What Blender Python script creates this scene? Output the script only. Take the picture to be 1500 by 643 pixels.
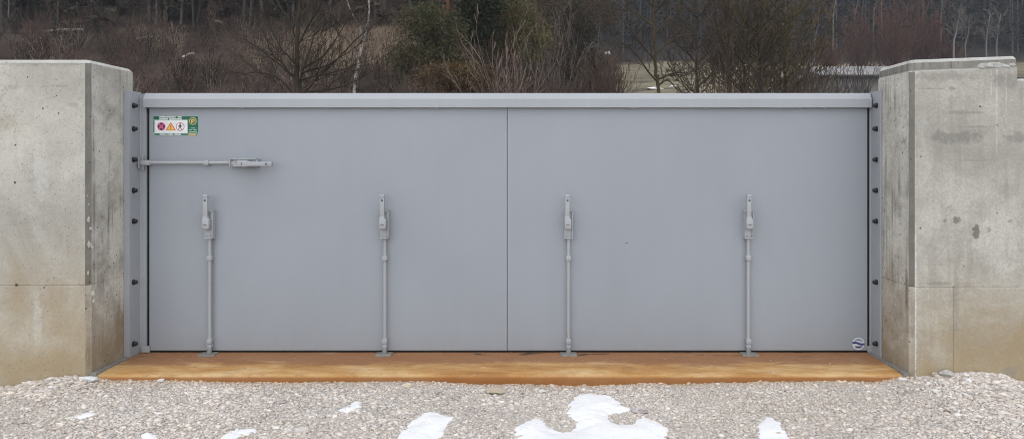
import bpy, bmesh, math, random
import numpy as np
from mathutils import Vector, Matrix

# ------------------------------------------------------------------ clear
for o in list(bpy.data.objects):
    bpy.data.objects.remove(o, do_unlink=True)
scene = bpy.context.scene
COL = scene.collection

# ------------------------------------------------------------------ camera
F = 1083.0                    # focal length in photo pixels (1500 wide)
VX, VY = 790.0, 237.0         # where the level line of sight meets the photo
EYE = 1.578
CAMY = -6.12
cd = bpy.data.cameras.new('camera')
cam = bpy.data.objects.new('camera', cd)
COL.objects.link(cam)
cam.location = (0, CAMY, EYE)
cam.rotation_euler = (math.radians(90), 0, 0)
cd.sensor_width = 36
cd.lens = 36 * F / 1500
cd.shift_x = -40 / 1500
cd.shift_y = -84.5 / 1500
cd.clip_start = 0.05
cd.clip_end = 2000
scene.camera = cam
scene.render.resolution_x = 1024
scene.render.resolution_y = 438

# ------------------------------------------------------------------ sky and sun
SUN_EL, SUN_AZ = math.radians(64), math.radians(190)   # azimuth clockwise from +Y: behind the camera
w = bpy.data.worlds.new('World')
scene.world = w
w.use_nodes = True
nt = w.node_tree
nt.nodes.clear()
sky = nt.nodes.new('ShaderNodeTexSky')
sky.sky_type = 'NISHITA'
sky.sun_disc = False
sky.sun_elevation = SUN_EL
sky.sun_rotation = SUN_AZ
sky.air_density = 1.0
sky.dust_density = 1.0
sky.ozone_density = 1.0
hs = nt.nodes.new('ShaderNodeHueSaturation')     # overcast: nearly grey sky light
hs.inputs['Saturation'].default_value = 0.22
bg = nt.nodes.new('ShaderNodeBackground')
bg.inputs['Strength'].default_value = 0.15
ow = nt.nodes.new('ShaderNodeOutputWorld')
nt.links.new(sky.outputs[0], hs.inputs['Color'])
nt.links.new(hs.outputs[0], bg.inputs['Color'])
nt.links.new(bg.outputs[0], ow.inputs['Surface'])

sd = bpy.data.lights.new('sun', 'SUN')
sd.energy = 0.6
sd.angle = math.radians(120)
sd.color = (1.0, 0.97, 0.93)
so = bpy.data.objects.new('sun', sd)
COL.objects.link(so)
sdir = Vector((math.sin(SUN_AZ) * math.cos(SUN_EL), math.cos(SUN_AZ) * math.cos(SUN_EL), math.sin(SUN_EL)))
so.rotation_euler = sdir.to_track_quat('Z', 'Y').to_euler()
so.location = (0, -20, 40)

scene.cycles.filter_width = 1.0      # crisp, like the phone's own sharpening
scene.view_settings.view_transform = 'Standard'
scene.view_settings.look = 'None'
scene.view_settings.exposure = 0.95
scene.view_settings.gamma = 1.0
scene.view_settings.use_curve_mapping = False

RNG = np.random.default_rng(7)
random.seed(7)

# ------------------------------------------------------------------ helpers
def link(o, parent=None):
    COL.objects.link(o)
    if parent is not None:
        o.parent = parent
    return o

def tag(o, label=None, cat=None, group=None, kind=None):
    if label: o['label'] = label
    if cat: o['category'] = cat
    if group: o['group'] = group
    if kind: o['kind'] = kind
    return o

def empty(name, loc=(0, 0, 0)):
    o = bpy.data.objects.new(name, None)
    o.empty_display_size = 0.1
    o.location = loc
    return link(o)

def fast_mesh(name, verts, faces, smooth=False, col=None):
    """verts (N,3), faces (M,k) numpy; col (N,3) per-vertex colour attribute 'tone'."""
    me = bpy.data.meshes.new(name)
    verts = np.asarray(verts, np.float32)
    faces = np.asarray(faces, np.int32)
    M, k = faces.shape
    me.vertices.add(len(verts))
    me.vertices.foreach_set('co', verts.ravel())
    me.loops.add(M * k)
    me.loops.foreach_set('vertex_index', faces.ravel())
    me.polygons.add(M)
    me.polygons.foreach_set('loop_start', np.arange(0, M * k, k, dtype=np.int32))
    me.update(calc_edges=True)
    if smooth:
        me.polygons.foreach_set('use_smooth', np.ones(M, dtype=bool))
    if col is not None:
        a = me.color_attributes.new('tone', 'FLOAT_COLOR', 'POINT')
        c4 = np.ones((len(verts), 4), np.float32)
        c4[:, :3] = col
        a.data.foreach_set('color', c4.ravel())
    me.validate()
    return me

def obj(name, me, mat, parent=None, loc=None):
    o = bpy.data.objects.new(name, me)
    if mat is not None and not me.materials:
        me.materials.append(mat)
    if loc is not None:
        o.location = loc
    return link(o, parent)

class MB:
    """collects shapes in one bmesh, then becomes one mesh object"""
    def __init__(self):
        self.bm = bmesh.new()
    def box(self, x0, x1, y0, y1, z0, z1, bev=0.0, seg=1, rot=None):
        bm = self.bm
        r = bmesh.ops.create_cube(bm, size=1.0)
        vs = r['verts']
        for v in vs:
            v.co = Vector((x0 + (v.co.x + .5) * (x1 - x0), y0 + (v.co.y + .5) * (y1 - y0), z0 + (v.co.z + .5) * (z1 - z0)))
        if bev > 0:
            es = list({e for v in vs for e in v.link_edges})
            bmesh.ops.bevel(bm, geom=es, offset=bev, segments=seg, affect='EDGES', profile=0.5)
        return self
    def cyl(self, p0, p1, r0, r1=None, n=12, cap=True):
        bm = self.bm
        p0, p1 = Vector(p0), Vector(p1)
        if r1 is None: r1 = r0
        d = p1 - p0
        m = Matrix.Translation((p0 + p1) / 2) @ d.to_track_quat('Z', 'Y').to_matrix().to_4x4()
        bmesh.ops.create_cone(bm, cap_ends=cap, segments=n, radius1=r0, radius2=r1, depth=d.length, matrix=m)
        return self
    def lathe(self, base, axis, prof, n=12):
        """prof: list of (along, radius)"""
        bm = self.bm
        base, axis = Vector(base), Vector(axis).normalized()
        q = axis.to_track_quat('Z', 'Y')
        rings = []
        for a, r in prof:
            if r < 1e-6:
                rings.append([bm.verts.new(base + axis * a)])
            else:
                rings.append([bm.verts.new(base + q @ Vector((r * math.cos(2 * math.pi * i / n), r * math.sin(2 * math.pi * i / n), a))) for i in range(n)])
        for A, B in zip(rings[:-1], rings[1:]):
            for i in range(n):
                j = (i + 1) % n
                if len(A) == 1 and len(B) == 1: continue
                if len(B) == 1: bm.faces.new((A[i], A[j], B[0]))
                elif len(A) == 1: bm.faces.new((A[0], B[j], B[i]))
                else: bm.faces.new((A[i], A[j], B[j], B[i]))
        return self
    def poly(self, pts, y, th):
        """outline in XZ (list of (x,z)), front at y, thickness th backwards"""
        bm = self.bm
        a = [bm.verts.new((x, y, z)) for x, z in pts]
        b = [bm.verts.new((x, y + th, z)) for x, z in pts]
        bm.faces.new(a)
        bm.faces.new(b[::-1])
        n = len(pts)
        for i in range(n):
            j = (i + 1) % n
            bm.faces.new((a[j], a[i], b[i], b[j]))
        bmesh.ops.recalc_face_normals(bm, faces=bm.faces)
        return self
    def mesh(self, name, smooth=False):
        me = bpy.data.meshes.new(name)
        bmesh.ops.recalc_face_normals(self.bm, faces=self.bm.faces)
        self.bm.to_mesh(me)
        self.bm.free()
        if smooth:
            me.polygons.foreach_set('use_smooth', np.ones(len(me.polygons), dtype=bool))
            me.set_sharp_from_angle(angle=math.radians(40))
        return me
    def build(self, name, mat, parent=None, smooth=False, loc=None):
        return obj(name, self.mesh(name, smooth), mat, parent, loc)

# ------------------------------------------------------------------ materials
class NB:
    """small node-building helper"""
    def __init__(self, name):
        self.m = bpy.data.materials.new(name)
        self.m.use_nodes = True
        self.t = self.m.node_tree
        self.t.nodes.clear()
        self.out = self.n('ShaderNodeOutputMaterial')
        self.p = self.n('ShaderNodeBsdfPrincipled')
        self.l(self.p.outputs[0], self.out.inputs[0])
        self._co = None
    def n(self, t, **kw):
        nd = self.t.nodes.new(t)
        for k, v in kw.items():
            setattr(nd, k, v)
        return nd
    def l(self, a, b):
        self.t.links.new(a, b)
    def put(self, sock, v):
        if isinstance(v, (int, float)): sock.default_value = v
        elif isinstance(v, (tuple, list)):
            sock.default_value = tuple(v) + ((1,) if len(v) == 3 and len(sock.default_value) == 4 else ())
        else: self.l(v, sock)
    def co(self):
        if self._co is None:
            g = self.n('ShaderNodeNewGeometry')
            self._co = g.outputs['Position']
        return self._co
    def mapping(self, scale=(1, 1, 1), loc=(0, 0, 0), rot=(0, 0, 0)):
        m = self.n('ShaderNodeMapping')
        m.inputs['Scale'].default_value = scale
        m.inputs['Location'].default_value = loc
        m.inputs['Rotation'].default_value = rot
        self.l(self.co(), m.inputs['Vector'])
        return m.outputs[0]
    def noise(self, scale, detail=4, rough=0.55, vec=None, dist=0.0):
        t = self.n('ShaderNodeTexNoise')
        t.inputs['Scale'].default_value = scale
        t.inputs['Detail'].default_value = detail
        t.inputs['Roughness'].default_value = rough
        t.inputs['Distortion'].default_value = dist
        self.l(vec if vec is not None else self.co(), t.inputs['Vector'])
        return t.outputs[0]
    def vor(self, scale, vec=None, out='Distance', feature='F1', rnd=1.0):
        t = self.n('ShaderNodeTexVoronoi', feature=feature)
        t.inputs['Scale'].default_value = scale
        t.inputs['Randomness'].default_value = rnd
        self.l(vec if vec is not None else self.co(), t.inputs['Vector'])
        return t.outputs[out]
    def ramp(self, fac, stops):
        r = self.n('ShaderNodeValToRGB')
        el = r.color_ramp.elements
        while len(el) > 1: el.remove(el[-1])
        for i, (p, c) in enumerate(stops):
            e = el[0] if i == 0 else el.new(p)
            e.position = p
            e.color = (c, c, c, 1) if isinstance(c, (int, float)) else tuple(c) + (1,)
        self.put(r.inputs[0], fac)
        return r.outputs[0]
    def mix(self, fac, a, b, mode='MIX'):
        m = self.n('ShaderNodeMix', data_type='RGBA', blend_type=mode)
        self.put(m.inputs[0], fac)
        self.put(m.inputs[6], a)
        self.put(m.inputs[7], b)
        return m.outputs[2]
    def math(self, op, a, b=0.0, c=None, clamp=False):
        m = self.n('ShaderNodeMath', operation=op, use_clamp=clamp)
        self.put(m.inputs[0], a)
        self.put(m.inputs[1], b)
        if c is not None: self.put(m.inputs[2], c)
        return m.outputs[0]
    def xyz(self):
        s = self.n('ShaderNodeSeparateXYZ')
        self.l(self.co(), s.inputs[0])
        return s.outputs
    def maprange(self, v, a, b, c=0.0, d=1.0, smooth=True):
        m = self.n('ShaderNodeMapRange', interpolation_type='SMOOTHSTEP' if smooth else 'LINEAR')
        self.put(m.inputs[0], v)
        for i, q in enumerate((a, b, c, d)): m.inputs[1 + i].default_value = q
        return m.outputs[0]
    def bump(self, h, strength=0.4, dist=0.01, prev=None):
        b = self.n('ShaderNodeBump')
        b.inputs['Strength'].default_value = strength
        b.inputs['Distance'].default_value = dist
        self.put(b.inputs['Height'], h)
        if prev is not None: self.l(prev, b.inputs['Normal'])
        return b.outputs[0]
    def done(self, color, rough=0.8, normal=None, metal=0.0, spec=0.4):
        self.put(self.p.inputs['Base Color'], color)
        self.put(self.p.inputs['Roughness'], rough)
        self.p.inputs['Metallic'].default_value = metal
        self.p.inputs['Specular IOR Level'].default_value = spec
        if normal is not None: self.l(normal, self.p.inputs['Normal'])
        return self.m

def flat(name, c, rough=0.6, spec=0.4, var=0.12, scale=30.0):
    b = NB(name)
    n = b.noise(scale, 3)
    lo = tuple(v * (1 - var) for v in c); hi = tuple(min(1, v * (1 + var)) for v in c)
    return b.done(b.ramp(n, [(0.3, lo), (0.7, hi)]), rough, spec=spec)

def concrete(name, base, dirt=0.5, streak=0.4, seed=0.0, lower=True, dark=1.0, blots=(), low=(0.335, 0.255, 0.145), grain=1.0):
    b = NB(name)
    x, y, z = b.xyz()
    off = b.mapping(loc=(seed, seed * .7, seed * .3))
    big = b.noise(1.1, 5, 0.6, off, 0.6)
    mid = b.noise(5.0, 6, 0.65, off, 0.3)
    fine = b.noise(70.0, 4, 0.6)
    c0 = tuple(v * 0.78 * dark for v in base)
    c1 = tuple(v * 1.0 * dark for v in base)
    c2 = tuple(min(1, v * 1.16 * dark) for v in base)
    col = b.ramp(big, [(0.34, c0), (0.5, c1), (0.64, c2)])
    col = b.mix(b.ramp(mid, [(0.44, 0.0), (0.66, 0.85 * dirt)]), col, (0.30 * dark, 0.285 * dark, 0.25 * dark))
    # pale lime bloom
    lime = b.noise(2.3, 6, 0.7, b.mapping(scale=(1, 1, 0.5), loc=(seed + 9, 3, 1)), 0.8)
    col = b.mix(b.ramp(lime, [(0.55, 0.0), (0.75, 0.5)]), col, (0.56 * dark, 0.56 * dark, 0.54 * dark))
    # vertical run-off streaks
    st = b.noise(1.0, 5, 0.6, b.mapping(scale=(26, 26, 0.9), loc=(seed, seed, 0)))
    st2 = b.noise(2.0, 3, 0.6, b.mapping(scale=(1, 1, 1.5), loc=(seed + 2, 1, seed)))
    sm = b.math('MULTIPLY', b.ramp(st, [(0.50, 0.0), (0.64, 1.0)]), b.ramp(st2, [(0.40, 0.0), (0.60, streak)]))
    col = b.mix(sm, col, (0.17 * dark, 0.16 * dark, 0.14 * dark))
    # horizontal smears left by the form boards
    hz = b.noise(1.0, 5, 0.7, b.mapping(scale=(1.6, 1.6, 22), loc=(seed * 3, 0, seed)))
    hm = b.noise(1.7, 2, 0.5, b.mapping(loc=(seed + 5, 2, 8)))
    col = b.mix(b.math('MULTIPLY', b.ramp(hz, [(0.58, 0.0), (0.70, 1.0)]), b.ramp(hm, [(0.5, 0.0), (0.62, 0.5 * dirt)])), col, (0.22 * dark, 0.205 * dark, 0.17 * dark))
    # grey scabs
    sc = b.noise(20, 6, 0.75, off)
    sc2 = b.noise(1.9, 2, 0.5, b.mapping(loc=(seed + 1.3, 7, 4)))
    col = b.mix(b.math('MULTIPLY', b.ramp(sc, [(0.56, 0.0), (0.60, 1.0)]), b.ramp(sc2, [(0.58, 0.0), (0.66, 0.75 * dirt)])), col, (0.24 * dark, 0.235 * dark, 0.22 * dark))
    if lower:   # ochre silt left by flood water on the lower pour
        zz = b.math('ADD', z, b.math('MULTIPLY', b.math('SUBTRACT', big, 0.5), 1.5))
        lm = b.maprange(zz, 0.05, 1.05, 0.95, 0.0)
        lm = b.math('MULTIPLY', lm, b.ramp(mid, [(0.3, 0.75), (0.6, 1.0)]))
        col = b.mix(lm, col, tuple(q * dark for q in low))
    # single stains, each with its own place and outline
    wv1 = b.noise(14, 5, 0.7); wv2 = b.noise(38, 4, 0.7)
    wv = b.math('ADD', b.math('MULTIPLY', b.math('SUBTRACT', wv1, 0.5), 4.0), b.math('MULTIPLY', b.math('SUBTRACT', wv2, 0.5), 5.0))
    for (bx_, bz_, rx, rz, amt, bc, soft) in blots:
        u = b.math('DIVIDE', b.math('SUBTRACT', x, bx_), rx); v = b.math('DIVIDE', b.math('SUBTRACT', z, bz_), rz)
        rr = b.math('ADD', b.math('ADD', b.math('MULTIPLY', u, u), b.math('MULTIPLY', v, v)), wv)
        col = b.mix(b.maprange(rr, 1.0 - soft, 1.0 + soft, amt, 0.0), col, tuple(q * dark for q in bc))
    # bug holes
    d = b.vor(9.0, b.mapping(loc=(seed, 0, 0)))
    cid = b.vor(9.0, b.mapping(loc=(seed, 0, 0)), 'Color')
    sep = b.n('ShaderNodeSeparateColor'); b.l(cid, sep.inputs[0])
    rad = b.math('MULTIPLY', b.math('POWER', sep.outputs[0], 3.0), 0.135)
    wob = b.math('ADD', d, b.math('MULTIPLY', b.math('SUBTRACT', b.noise(60, 2), 0.5), 0.05))
    hole = b.math('LESS_THAN', wob, rad)
    d2 = b.vor(31.0, b.mapping(loc=(0, seed, 0)))
    cid2 = b.vor(31.0, b.mapping(loc=(0, seed, 0)), 'Color')
    sep2 = b.n('ShaderNodeSeparateColor'); b.l(cid2, sep2.inputs[0])
    hole2 = b.math('LESS_THAN', d2, b.math('MULTIPLY', b.math('POWER', sep2.outputs[1], 4.0), 0.23))
    hole = b.math('MAXIMUM', hole, hole2)
    col = b.mix(b.ramp(fine, [(0.36, 0.22 * grain), (0.60, 0.0)]), col, (0.2 * dark, 0.19 * dark, 0.17 * dark))
    pit = b.noise(34, 6, 0.8, b.mapping(loc=(seed * 2, 1, 5)))
    pm = b.noise(2.6, 3, 0.6, b.mapping(loc=(1, seed, 2)))
    col = b.mix(b.math('MULTIPLY', b.ramp(pit, [(0.60, 0.0), (0.68, 1.0)]), b.ramp(pm, [(0.40, 0.05 * grain), (0.62, 0.55 * grain)])), col, (0.17 * dark, 0.165 * dark, 0.15 * dark))
    col = b.mix(b.math('MULTIPLY', b.ramp(pit, [(0.30, 1.0), (0.39, 0.0)]), 0.35 * grain), col, (0.58 * dark, 0.57 * dark, 0.54 * dark))
    col = b.mix(b.math('MULTIPLY', hole, 0.88), col, (0.05, 0.046, 0.04))
    h = b.math('ADD', b.math('MULTIPLY', fine, 0.25), b.math('MULTIPLY', mid, 0.5))
    h = b.math('SUBTRACT', h, b.math('MULTIPLY', hole, 1.2))
    nrm = b.bump(b.math('ADD', h, b.math('MULTIPLY', pit, 0.35)), 0.65, 0.007)
    return b.done(col, b.ramp(mid, [(0.3, 0.75), (0.7, 0.95)]), nrm, spec=0.25)

CON = (0.425, 0.410, 0.366)
def fx(px): return (px - VX) / F * 5.5
def fz(py): return EYE + (VY - py) / F * 5.5
GREY = (0.19, 0.185, 0.17); PALE = (0.60, 0.60, 0.58); OCHRE = (0.30, 0.24, 0.15)
BL = [(fx(126.5), fz(330), .007, .55, .75, PALE, .5), (fx(126), fz(500), .007, .25, .6, PALE, .5), (fx(78), fz(126.5), .10, .004, .7, GREY, .6), (fx(108), fz(154), .035, .02, .35, GREY, .7), (fx(5), fz(178), .08, .05, .35, OCHRE, .8), (fx(30), fz(222), .02, .12, .3, PALE, .8),
      (fx(60), fz(250), .05, .2, .3, PALE, .9), (fx(20), fz(128), .06, .02, .3, GREY, .8), (fx(70), fz(90), .7, .03, .35, GREY, .9), (fx(55), fz(470), .03, .18, .3, PALE, .8), (fx(110), fz(540), .25, .10, .4, OCHRE, .9)]
BR = [(fx(1341), fz(400), .008, .35, .7, PALE, .5), (fx(1341), fz(500), .008, .25, .7, PALE, .5), (fx(1402), fz(201), .17, .045, .75, GREY, .8), (fx(1488), fz(201), .07, .04, .6, GREY, .8), (fx(1430), fz(339), .025, .06, .85, (.12, .115, .10), .4), (fx(1402), fz(322), .028, .026, .75, (.12, .115, .10), .5),
      (fx(1384), fz(323), .012, .012, .7, GREY, .4), (fx(1480), fz(323), .018, .014, .6, GREY, .5), (fx(1449), fz(336), .014, .016, .6, GREY, .5), (fx(1410), fz(165), .15, .012, .55, GREY, .7), (fx(1365), fz(130), .09, .006, .6, GREY, .7), (fx(1395), fz(130), .025, .012, .6, GREY, .5),
      (fx(1460), fz(140), .006, .40, .40, PALE, .9), (fx(1474), fz(130), .005, .2, .35, PALE, .9), (fx(1452), fz(125), .005, .12, .35, PALE, .9), (fx(1475), fz(118), .10, .05, .55, GREY, .9), (fx(1380), fz(112), .25, .03, .45, GREY, .9), (fx(1430), fz(186), .16, .006, .4, GREY, .6), (fx(1425), fz(235), .16, .006, .35, GREY, .6),
      (fx(1400), fz(440), .02, .25, .4, GREY, .9), (fx(1440), fz(500), .3, .12, .35, OCHRE, .9), (fx(1478), fz(545), .05, .035, .4, GREY, .7), (fx(1370), fz(415), .12, .012, .5, GREY, .8)]
m_con_L = concrete('concrete_front_left', CON, 0.45, 0.12, 0.0, blots=BL)
m_con_Lr = concrete('concrete_reveal_left', tuple(v * 1.22 for v in CON), 1.0, 1.0, 3.1, low=(0.25, 0.18, 0.10), grain=1.4)  # base lightened to make up for the weak light on this side face
m_con_R = concrete('concrete_front_right', tuple(v * 0.97 for v in CON), 0.8, 0.25, 11.7, blots=BR, grain=1.5)
m_con_Rr = concrete('concrete_reveal_right', tuple(v * 1.25 for v in CON), 1.0, 1.0, 17.3, low=(0.25, 0.18, 0.10), grain=1.6)  # missing side light put into the paler base here too
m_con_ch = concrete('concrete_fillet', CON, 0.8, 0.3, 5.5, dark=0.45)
m_con_cap = concrete('concrete_coping', CON, 0.9, 0.9, 8.8, lower=False, dark=0.52)
m_con_rim = concrete('concrete_rim', (0.47, 0.47, 0.45), 0.6, 0.2, 2.2, lower=False)
m_con_mortar = concrete('mortar', (0.41, 0.40, 0.37), 0.6, 0.2, 4.4)

def gate_paint(name, c, var=0.05):
    b = NB(name)
    x, y, z = b.xyz()
    big = b.noise(0.9, 4, 0.55, b.mapping(scale=(1, 1, 0.7)), 0.4)
    st = b.noise(1.0, 4, 0.6, b.mapping(scale=(14, 14, 0.5)))
    peel = b.noise(240, 2, 0.5)
    lo = tuple(v * (1 - var) for v in c); hi = tuple(v * (1 + var) for v in c)
    col = b.ramp(big, [(0.3, lo), (0.7, hi)])
    col = b.mix(b.ramp(st, [(0.48, 0.0), (0.70, 0.09)]), col, tuple(v * 0.78 for v in c))
    # dried water runs below the rail and rub marks, faint
    run = b.noise(1.0, 4, 0.65, b.mapping(scale=(38, 38, 0.8), loc=(4, 0, 0)))
    col = b.mix(b.math('MULTIPLY', b.ramp(run, [(0.58, 0.0), (0.68, 0.12)]), b.maprange(z, 0.9, 2.0, 0.1, 1.0)), col, tuple(min(1, v * 1.22) for v in c))
    rub = b.noise(3.3, 6, 0.72, b.mapping(scale=(1, 1, 1.7), loc=(9, 2, 5)), 0.7)
    col = b.mix(b.ramp(rub, [(0.60, 0.0), (0.72, 0.18)]), col, (0.30, 0.30, 0.295))
    # splashed dust near the foot of the gate
    dz = b.math('ADD', z, b.math('MULTIPLY', b.noise(7, 6, 0.75), 0.40))
    col = b.mix(b.maprange(dz, 0.14, 0.42, 0.30, 0.0), col, (0.24, 0.215, 0.18))
    sp = b.vor(130, out='Distance')
    col = b.mix(b.math('MULTIPLY', b.math('LESS_THAN', sp, 0.11), b.maprange(z, 0.0, 0.7, 0.55, 0.05)), col, (0.42, 0.39, 0.34))
    nrm = b.bump(b.math('ADD', b.math('MULTIPLY', peel, 0.15), b.noise(2.2, 2)), 0.10, 0.004)
    return b.done(col, b.ramp(b.noise(6, 4), [(0.3, 0.40), (0.7, 0.54)]), nrm, spec=0.4)

m_gate = gate_paint('gate_paint', (0.268, 0.289, 0.321))
m_cap = gate_paint('cap_paint', (0.312, 0.327, 0.352))
m_hw = gate_paint('hardware_paint', (0.315, 0.328, 0.345), 0.08)
m_frame = gate_paint('frame_paint', (0.30, 0.315, 0.338), 0.1)
m_rubber = flat('black_rubber', (0.006, 0.006, 0.007), 0.6, 0.3)
m_boltcap = flat('black_plastic', (0.009, 0.009, 0.010), 0.45, 0.4)
m_zinc = flat('dull_zinc', (0.19, 0.185, 0.172), 0.5, 0.5, 0.25, 25)
m_dot = flat('green_dot', (0.004, 0.075, 0.05), 0.5)
m_print = flat('dark_print', (0.06, 0.06, 0.065), 0.6)

def rust_mat():
    b = NB('rust_stained_concrete')
    x, y, z = b.xyz()
    n1 = b.noise(1.0, 6, 0.62, b.mapping(scale=(1.1, 3.5, 3)), 0.5)
    n2 = b.noise(1.0, 5, 0.6, b.mapping(scale=(7, 16, 10), loc=(3, 1, 0)), 0.4)
    n3 = b.noise(1.0, 4, 0.6, b.mapping(scale=(2.6, 5, 4), loc=(11, 4, 0)), 0.8)
    col = b.ramp(n1, [(0.34, (0.33, 0.155, 0.045)), (0.47, (0.46, 0.265, 0.095)), (0.60, (0.56, 0.385, 0.19))])
    col = b.mix(b.ramp(n2, [(0.45, 0.0), (0.72, 0.6)]), col, (0.33, 0.145, 0.040))
    # dark damp silt along the foot of the gate
    yy = b.math('ADD', y, b.math('MULTIPLY', b.math('SUBTRACT', n3, 0.5), 0.45))
    col = b.mix(b.maprange(yy, -0.42, -0.26, 0.0, 0.90), col, (0.245, 0.115, 0.055))
    # black wet marks close to the seal
    n4 = b.noise(1.0, 3, 0.5, b.mapping(scale=(3.2, 9, 6), loc=(1.7, 0, 0)))
    col = b.mix(b.math('MULTIPLY', b.ramp(n4, [(0.60, 0.0), (0.66, 1.0)]), b.maprange(y, -0.16, -0.06, 0.0, 0.85)), col, (0.035, 0.03, 0.025))
    # grey scuffs and pale grit
    col = b.mix(b.ramp(b.noise(3.1, 5, 0.7, b.mapping(loc=(7, 2, 0)), 0.5), [(0.60, 0.0), (0.74, 0.6)]), col, (0.36, 0.26, 0.16))
    d = b.vor(26, out='Distance')
    cid = b.vor(26, out='Color')
    sep = b.n('ShaderNodeSeparateColor'); b.l(cid, sep.inputs[0])
    col = b.mix(b.math('LESS_THAN', d, b.math('MULTIPLY', b.math('POWER', sep.outputs[0], 5), 0.16)), col, (0.55, 0.47, 0.36))
    pt = b.noise(46, 6, 0.8)
    col = b.mix(b.ramp(pt, [(0.56, 0.0), (0.68, 0.55)]), col, (0.16, 0.085, 0.04))
    col = b.mix(b.ramp(pt, [(0.30, 0.4), (0.42, 0.0)]), col, (0.60, 0.44, 0.26))
    # deep orange band on the rounded nose
    col = b.mix(b.maprange(z, -0.034, -0.014, 0.85, 0.0), col, (0.22, 0.078, 0.014))
    nrm = b.bump(b.math('ADD', b.math('MULTIPLY', pt, 1.5), b.math('MULTIPLY', n2, 2)), 0.5, 0.006)
    return b.done(col, b.ramp(n3, [(0.35, 0.55), (0.65, 0.85)]), nrm, spec=0.35)
m_rust = rust_mat()

def gravel_ground_mat():
    b = NB('gravel_fines')
    n1 = b.noise(2.0, 5, 0.6)
    n2 = b.noise(60, 4, 0.7)
    v = b.vor(48, out='Color')
    sep = b.n('ShaderNodeSeparateColor'); b.l(v, sep.inputs[0])
    col = b.ramp(n1, [(0.3, (0.43, 0.385, 0.345)), (0.7, (0.55, 0.50, 0.455))])
    col = b.mix(b.math('MULTIPLY', sep.outputs[0], 0.5), col, (0.50, 0.47, 0.45))
    col = b.mix(b.ramp(n2, [(0.5, 0.0), (0.75, 0.5)]), col, (0.20, 0.175, 0.155))
    nrm = b.bump(b.math('ADD', b.vor(48), n2), 0.7, 0.012)
    return b.done(col, 0.95, nrm, spec=0.15)
m_fines = gravel_ground_mat()

def tone_mat(name, rough=0.85, spec=0.2, scale=50.0, amp=0.25, bump=0.0):
    """colour of each piece from its own 'tone' attribute, with grain"""
    b = NB(name)
    a = b.n('ShaderNodeVertexColor', layer_name='tone')
    n = b.noise(scale, 4, 0.6)
    col = b.mix(1.0, a.outputs[0], b.ramp(n, [(0.3, 1 - amp), (0.7, 1 + amp * 0.3)]), 'MULTIPLY')
    nrm = b.bump(n, bump, 0.004) if bump else None
    return b.done(col, rough, nrm, spec=spec)
m_stone = tone_mat('crushed_limestone', 0.9, 0.2, 90, 0.3, 0.4)
m_twig = tone_mat('twig_bark', 0.9, 0.15, 8, 0.35)
m_needle = tone_mat('needles', 0.75, 0.2, 4, 0.3)

def snow_mat():
    b = NB('old_snow')
    n = b.noise(9, 6, 0.65)
    n2 = b.noise(120, 3)
    col = b.ramp(n, [(0.35, (0.70, 0.705, 0.715)), (0.65, (0.78, 0.782, 0.785))])
    d = b.vor(70); cid = b.vor(70, out='Color')
    sep = b.n('ShaderNodeSeparateColor'); b.l(cid, sep.inputs[0])
    col = b.mix(b.math('MULTIPLY', b.math('LESS_THAN', d, b.math('MULTIPLY', b.math('POWER', sep.outputs[0], 6), 0.30)), 0.7), col, (0.33, 0.30, 0.275))
    col = b.mix(b.ramp(b.noise(16, 6, 0.75, b.mapping(loc=(3, 3, 0))), [(0.56, 0.0), (0.70, 0.35)]), col, (0.52, 0.50, 0.475))
    b.p.inputs['Subsurface Weight'].default_value = 0.15
    b.p.inputs['Subsurface Radius'].default_value = (0.02, 0.025, 0.03)
    return b.done(col, 0.7, b.bump(b.math('ADD', n, b.math('MULTIPLY', n2, 0.3)), 0.35, 0.012), spec=0.3)
m_snow = snow_mat()

def hill_mat():
    b = NB('leaf_litter')
    x, y, z = b.xyz()
    n1 = b.noise(0.35, 6, 0.65, None, 0.5)
    n2 = b.noise(3.0, 6, 0.7)
    n3 = b.noise(0.12, 4, 0.6)
    col = b.ramp(n1, [(0.34, (0.020, 0.014, 0.011)), (0.5, (0.042, 0.029, 0.024)), (0.66, (0.076, 0.056, 0.043))])
    col = b.mix(b.ramp(n2, [(0.45, 0.0), (0.75, 0.5)]), col, (0.07, 0.053, 0.044))
    # winter-pale meadow in the valley (its own place on the ground)
    mx = b.maprange(b.math('SUBTRACT', b.math('ADD', x, b.math('MULTIPLY', b.math('SUBTRACT', n1, 0.5), 4)), b.math('MULTIPLY', y, 0.10)), 0.6, 1.6, 0, 1)
    my = b.math('MULTIPLY', b.maprange(y, 66, 70), b.maprange(b.math('ADD', y, b.math('MULTIPLY', n1, 6)), 104, 108, 1.0, 0.0))
    mead = b.math('MULTIPLY', mx, my)
    mc = b.ramp(b.noise(0.5, 5, 0.7, b.mapping(scale=(0.25, 1.6, 1))), [(0.35, (0.085, 0.073, 0.055)), (0.5, (0.17, 0.15, 0.095)), (0.65, (0.24, 0.215, 0.15))])
    col = b.mix(mead, col, mc)
    col = b.mix(b.maprange(b.math('ADD', y, b.math('MULTIPLY', n1, 6)), 106, 112), col, b.ramp(n2, [(0.35, (0.016, 0.015, 0.014)), (0.7, (0.04, 0.036, 0.033))]))
    # clearing of dry grass on the slope
    dx = b.math('DIVIDE', b.math('SUBTRACT', x, -8.8), 3.6)
    dy = b.math('DIVIDE', b.math('SUBTRACT', y, 31.0), 5.0)
    rr = b.math('ADD', b.math('MULTIPLY', dx, dx), b.math('MULTIPLY', dy, dy))
    rr = b.math('ADD', rr, b.math('MULTIPLY', b.math('SUBTRACT', n2, 0.5), 1.2))
    col = b.mix(b.maprange(rr, 0.6, 1.2, 0.85, 0.0), col, b.ramp(n2, [(0.35, (0.11, 0.084, 0.060)), (0.65, (0.25, 0.20, 0.145))]))
    return b.done(col, 0.95, b.bump(n2, 0.8, 0.15), spec=0.1)
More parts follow.
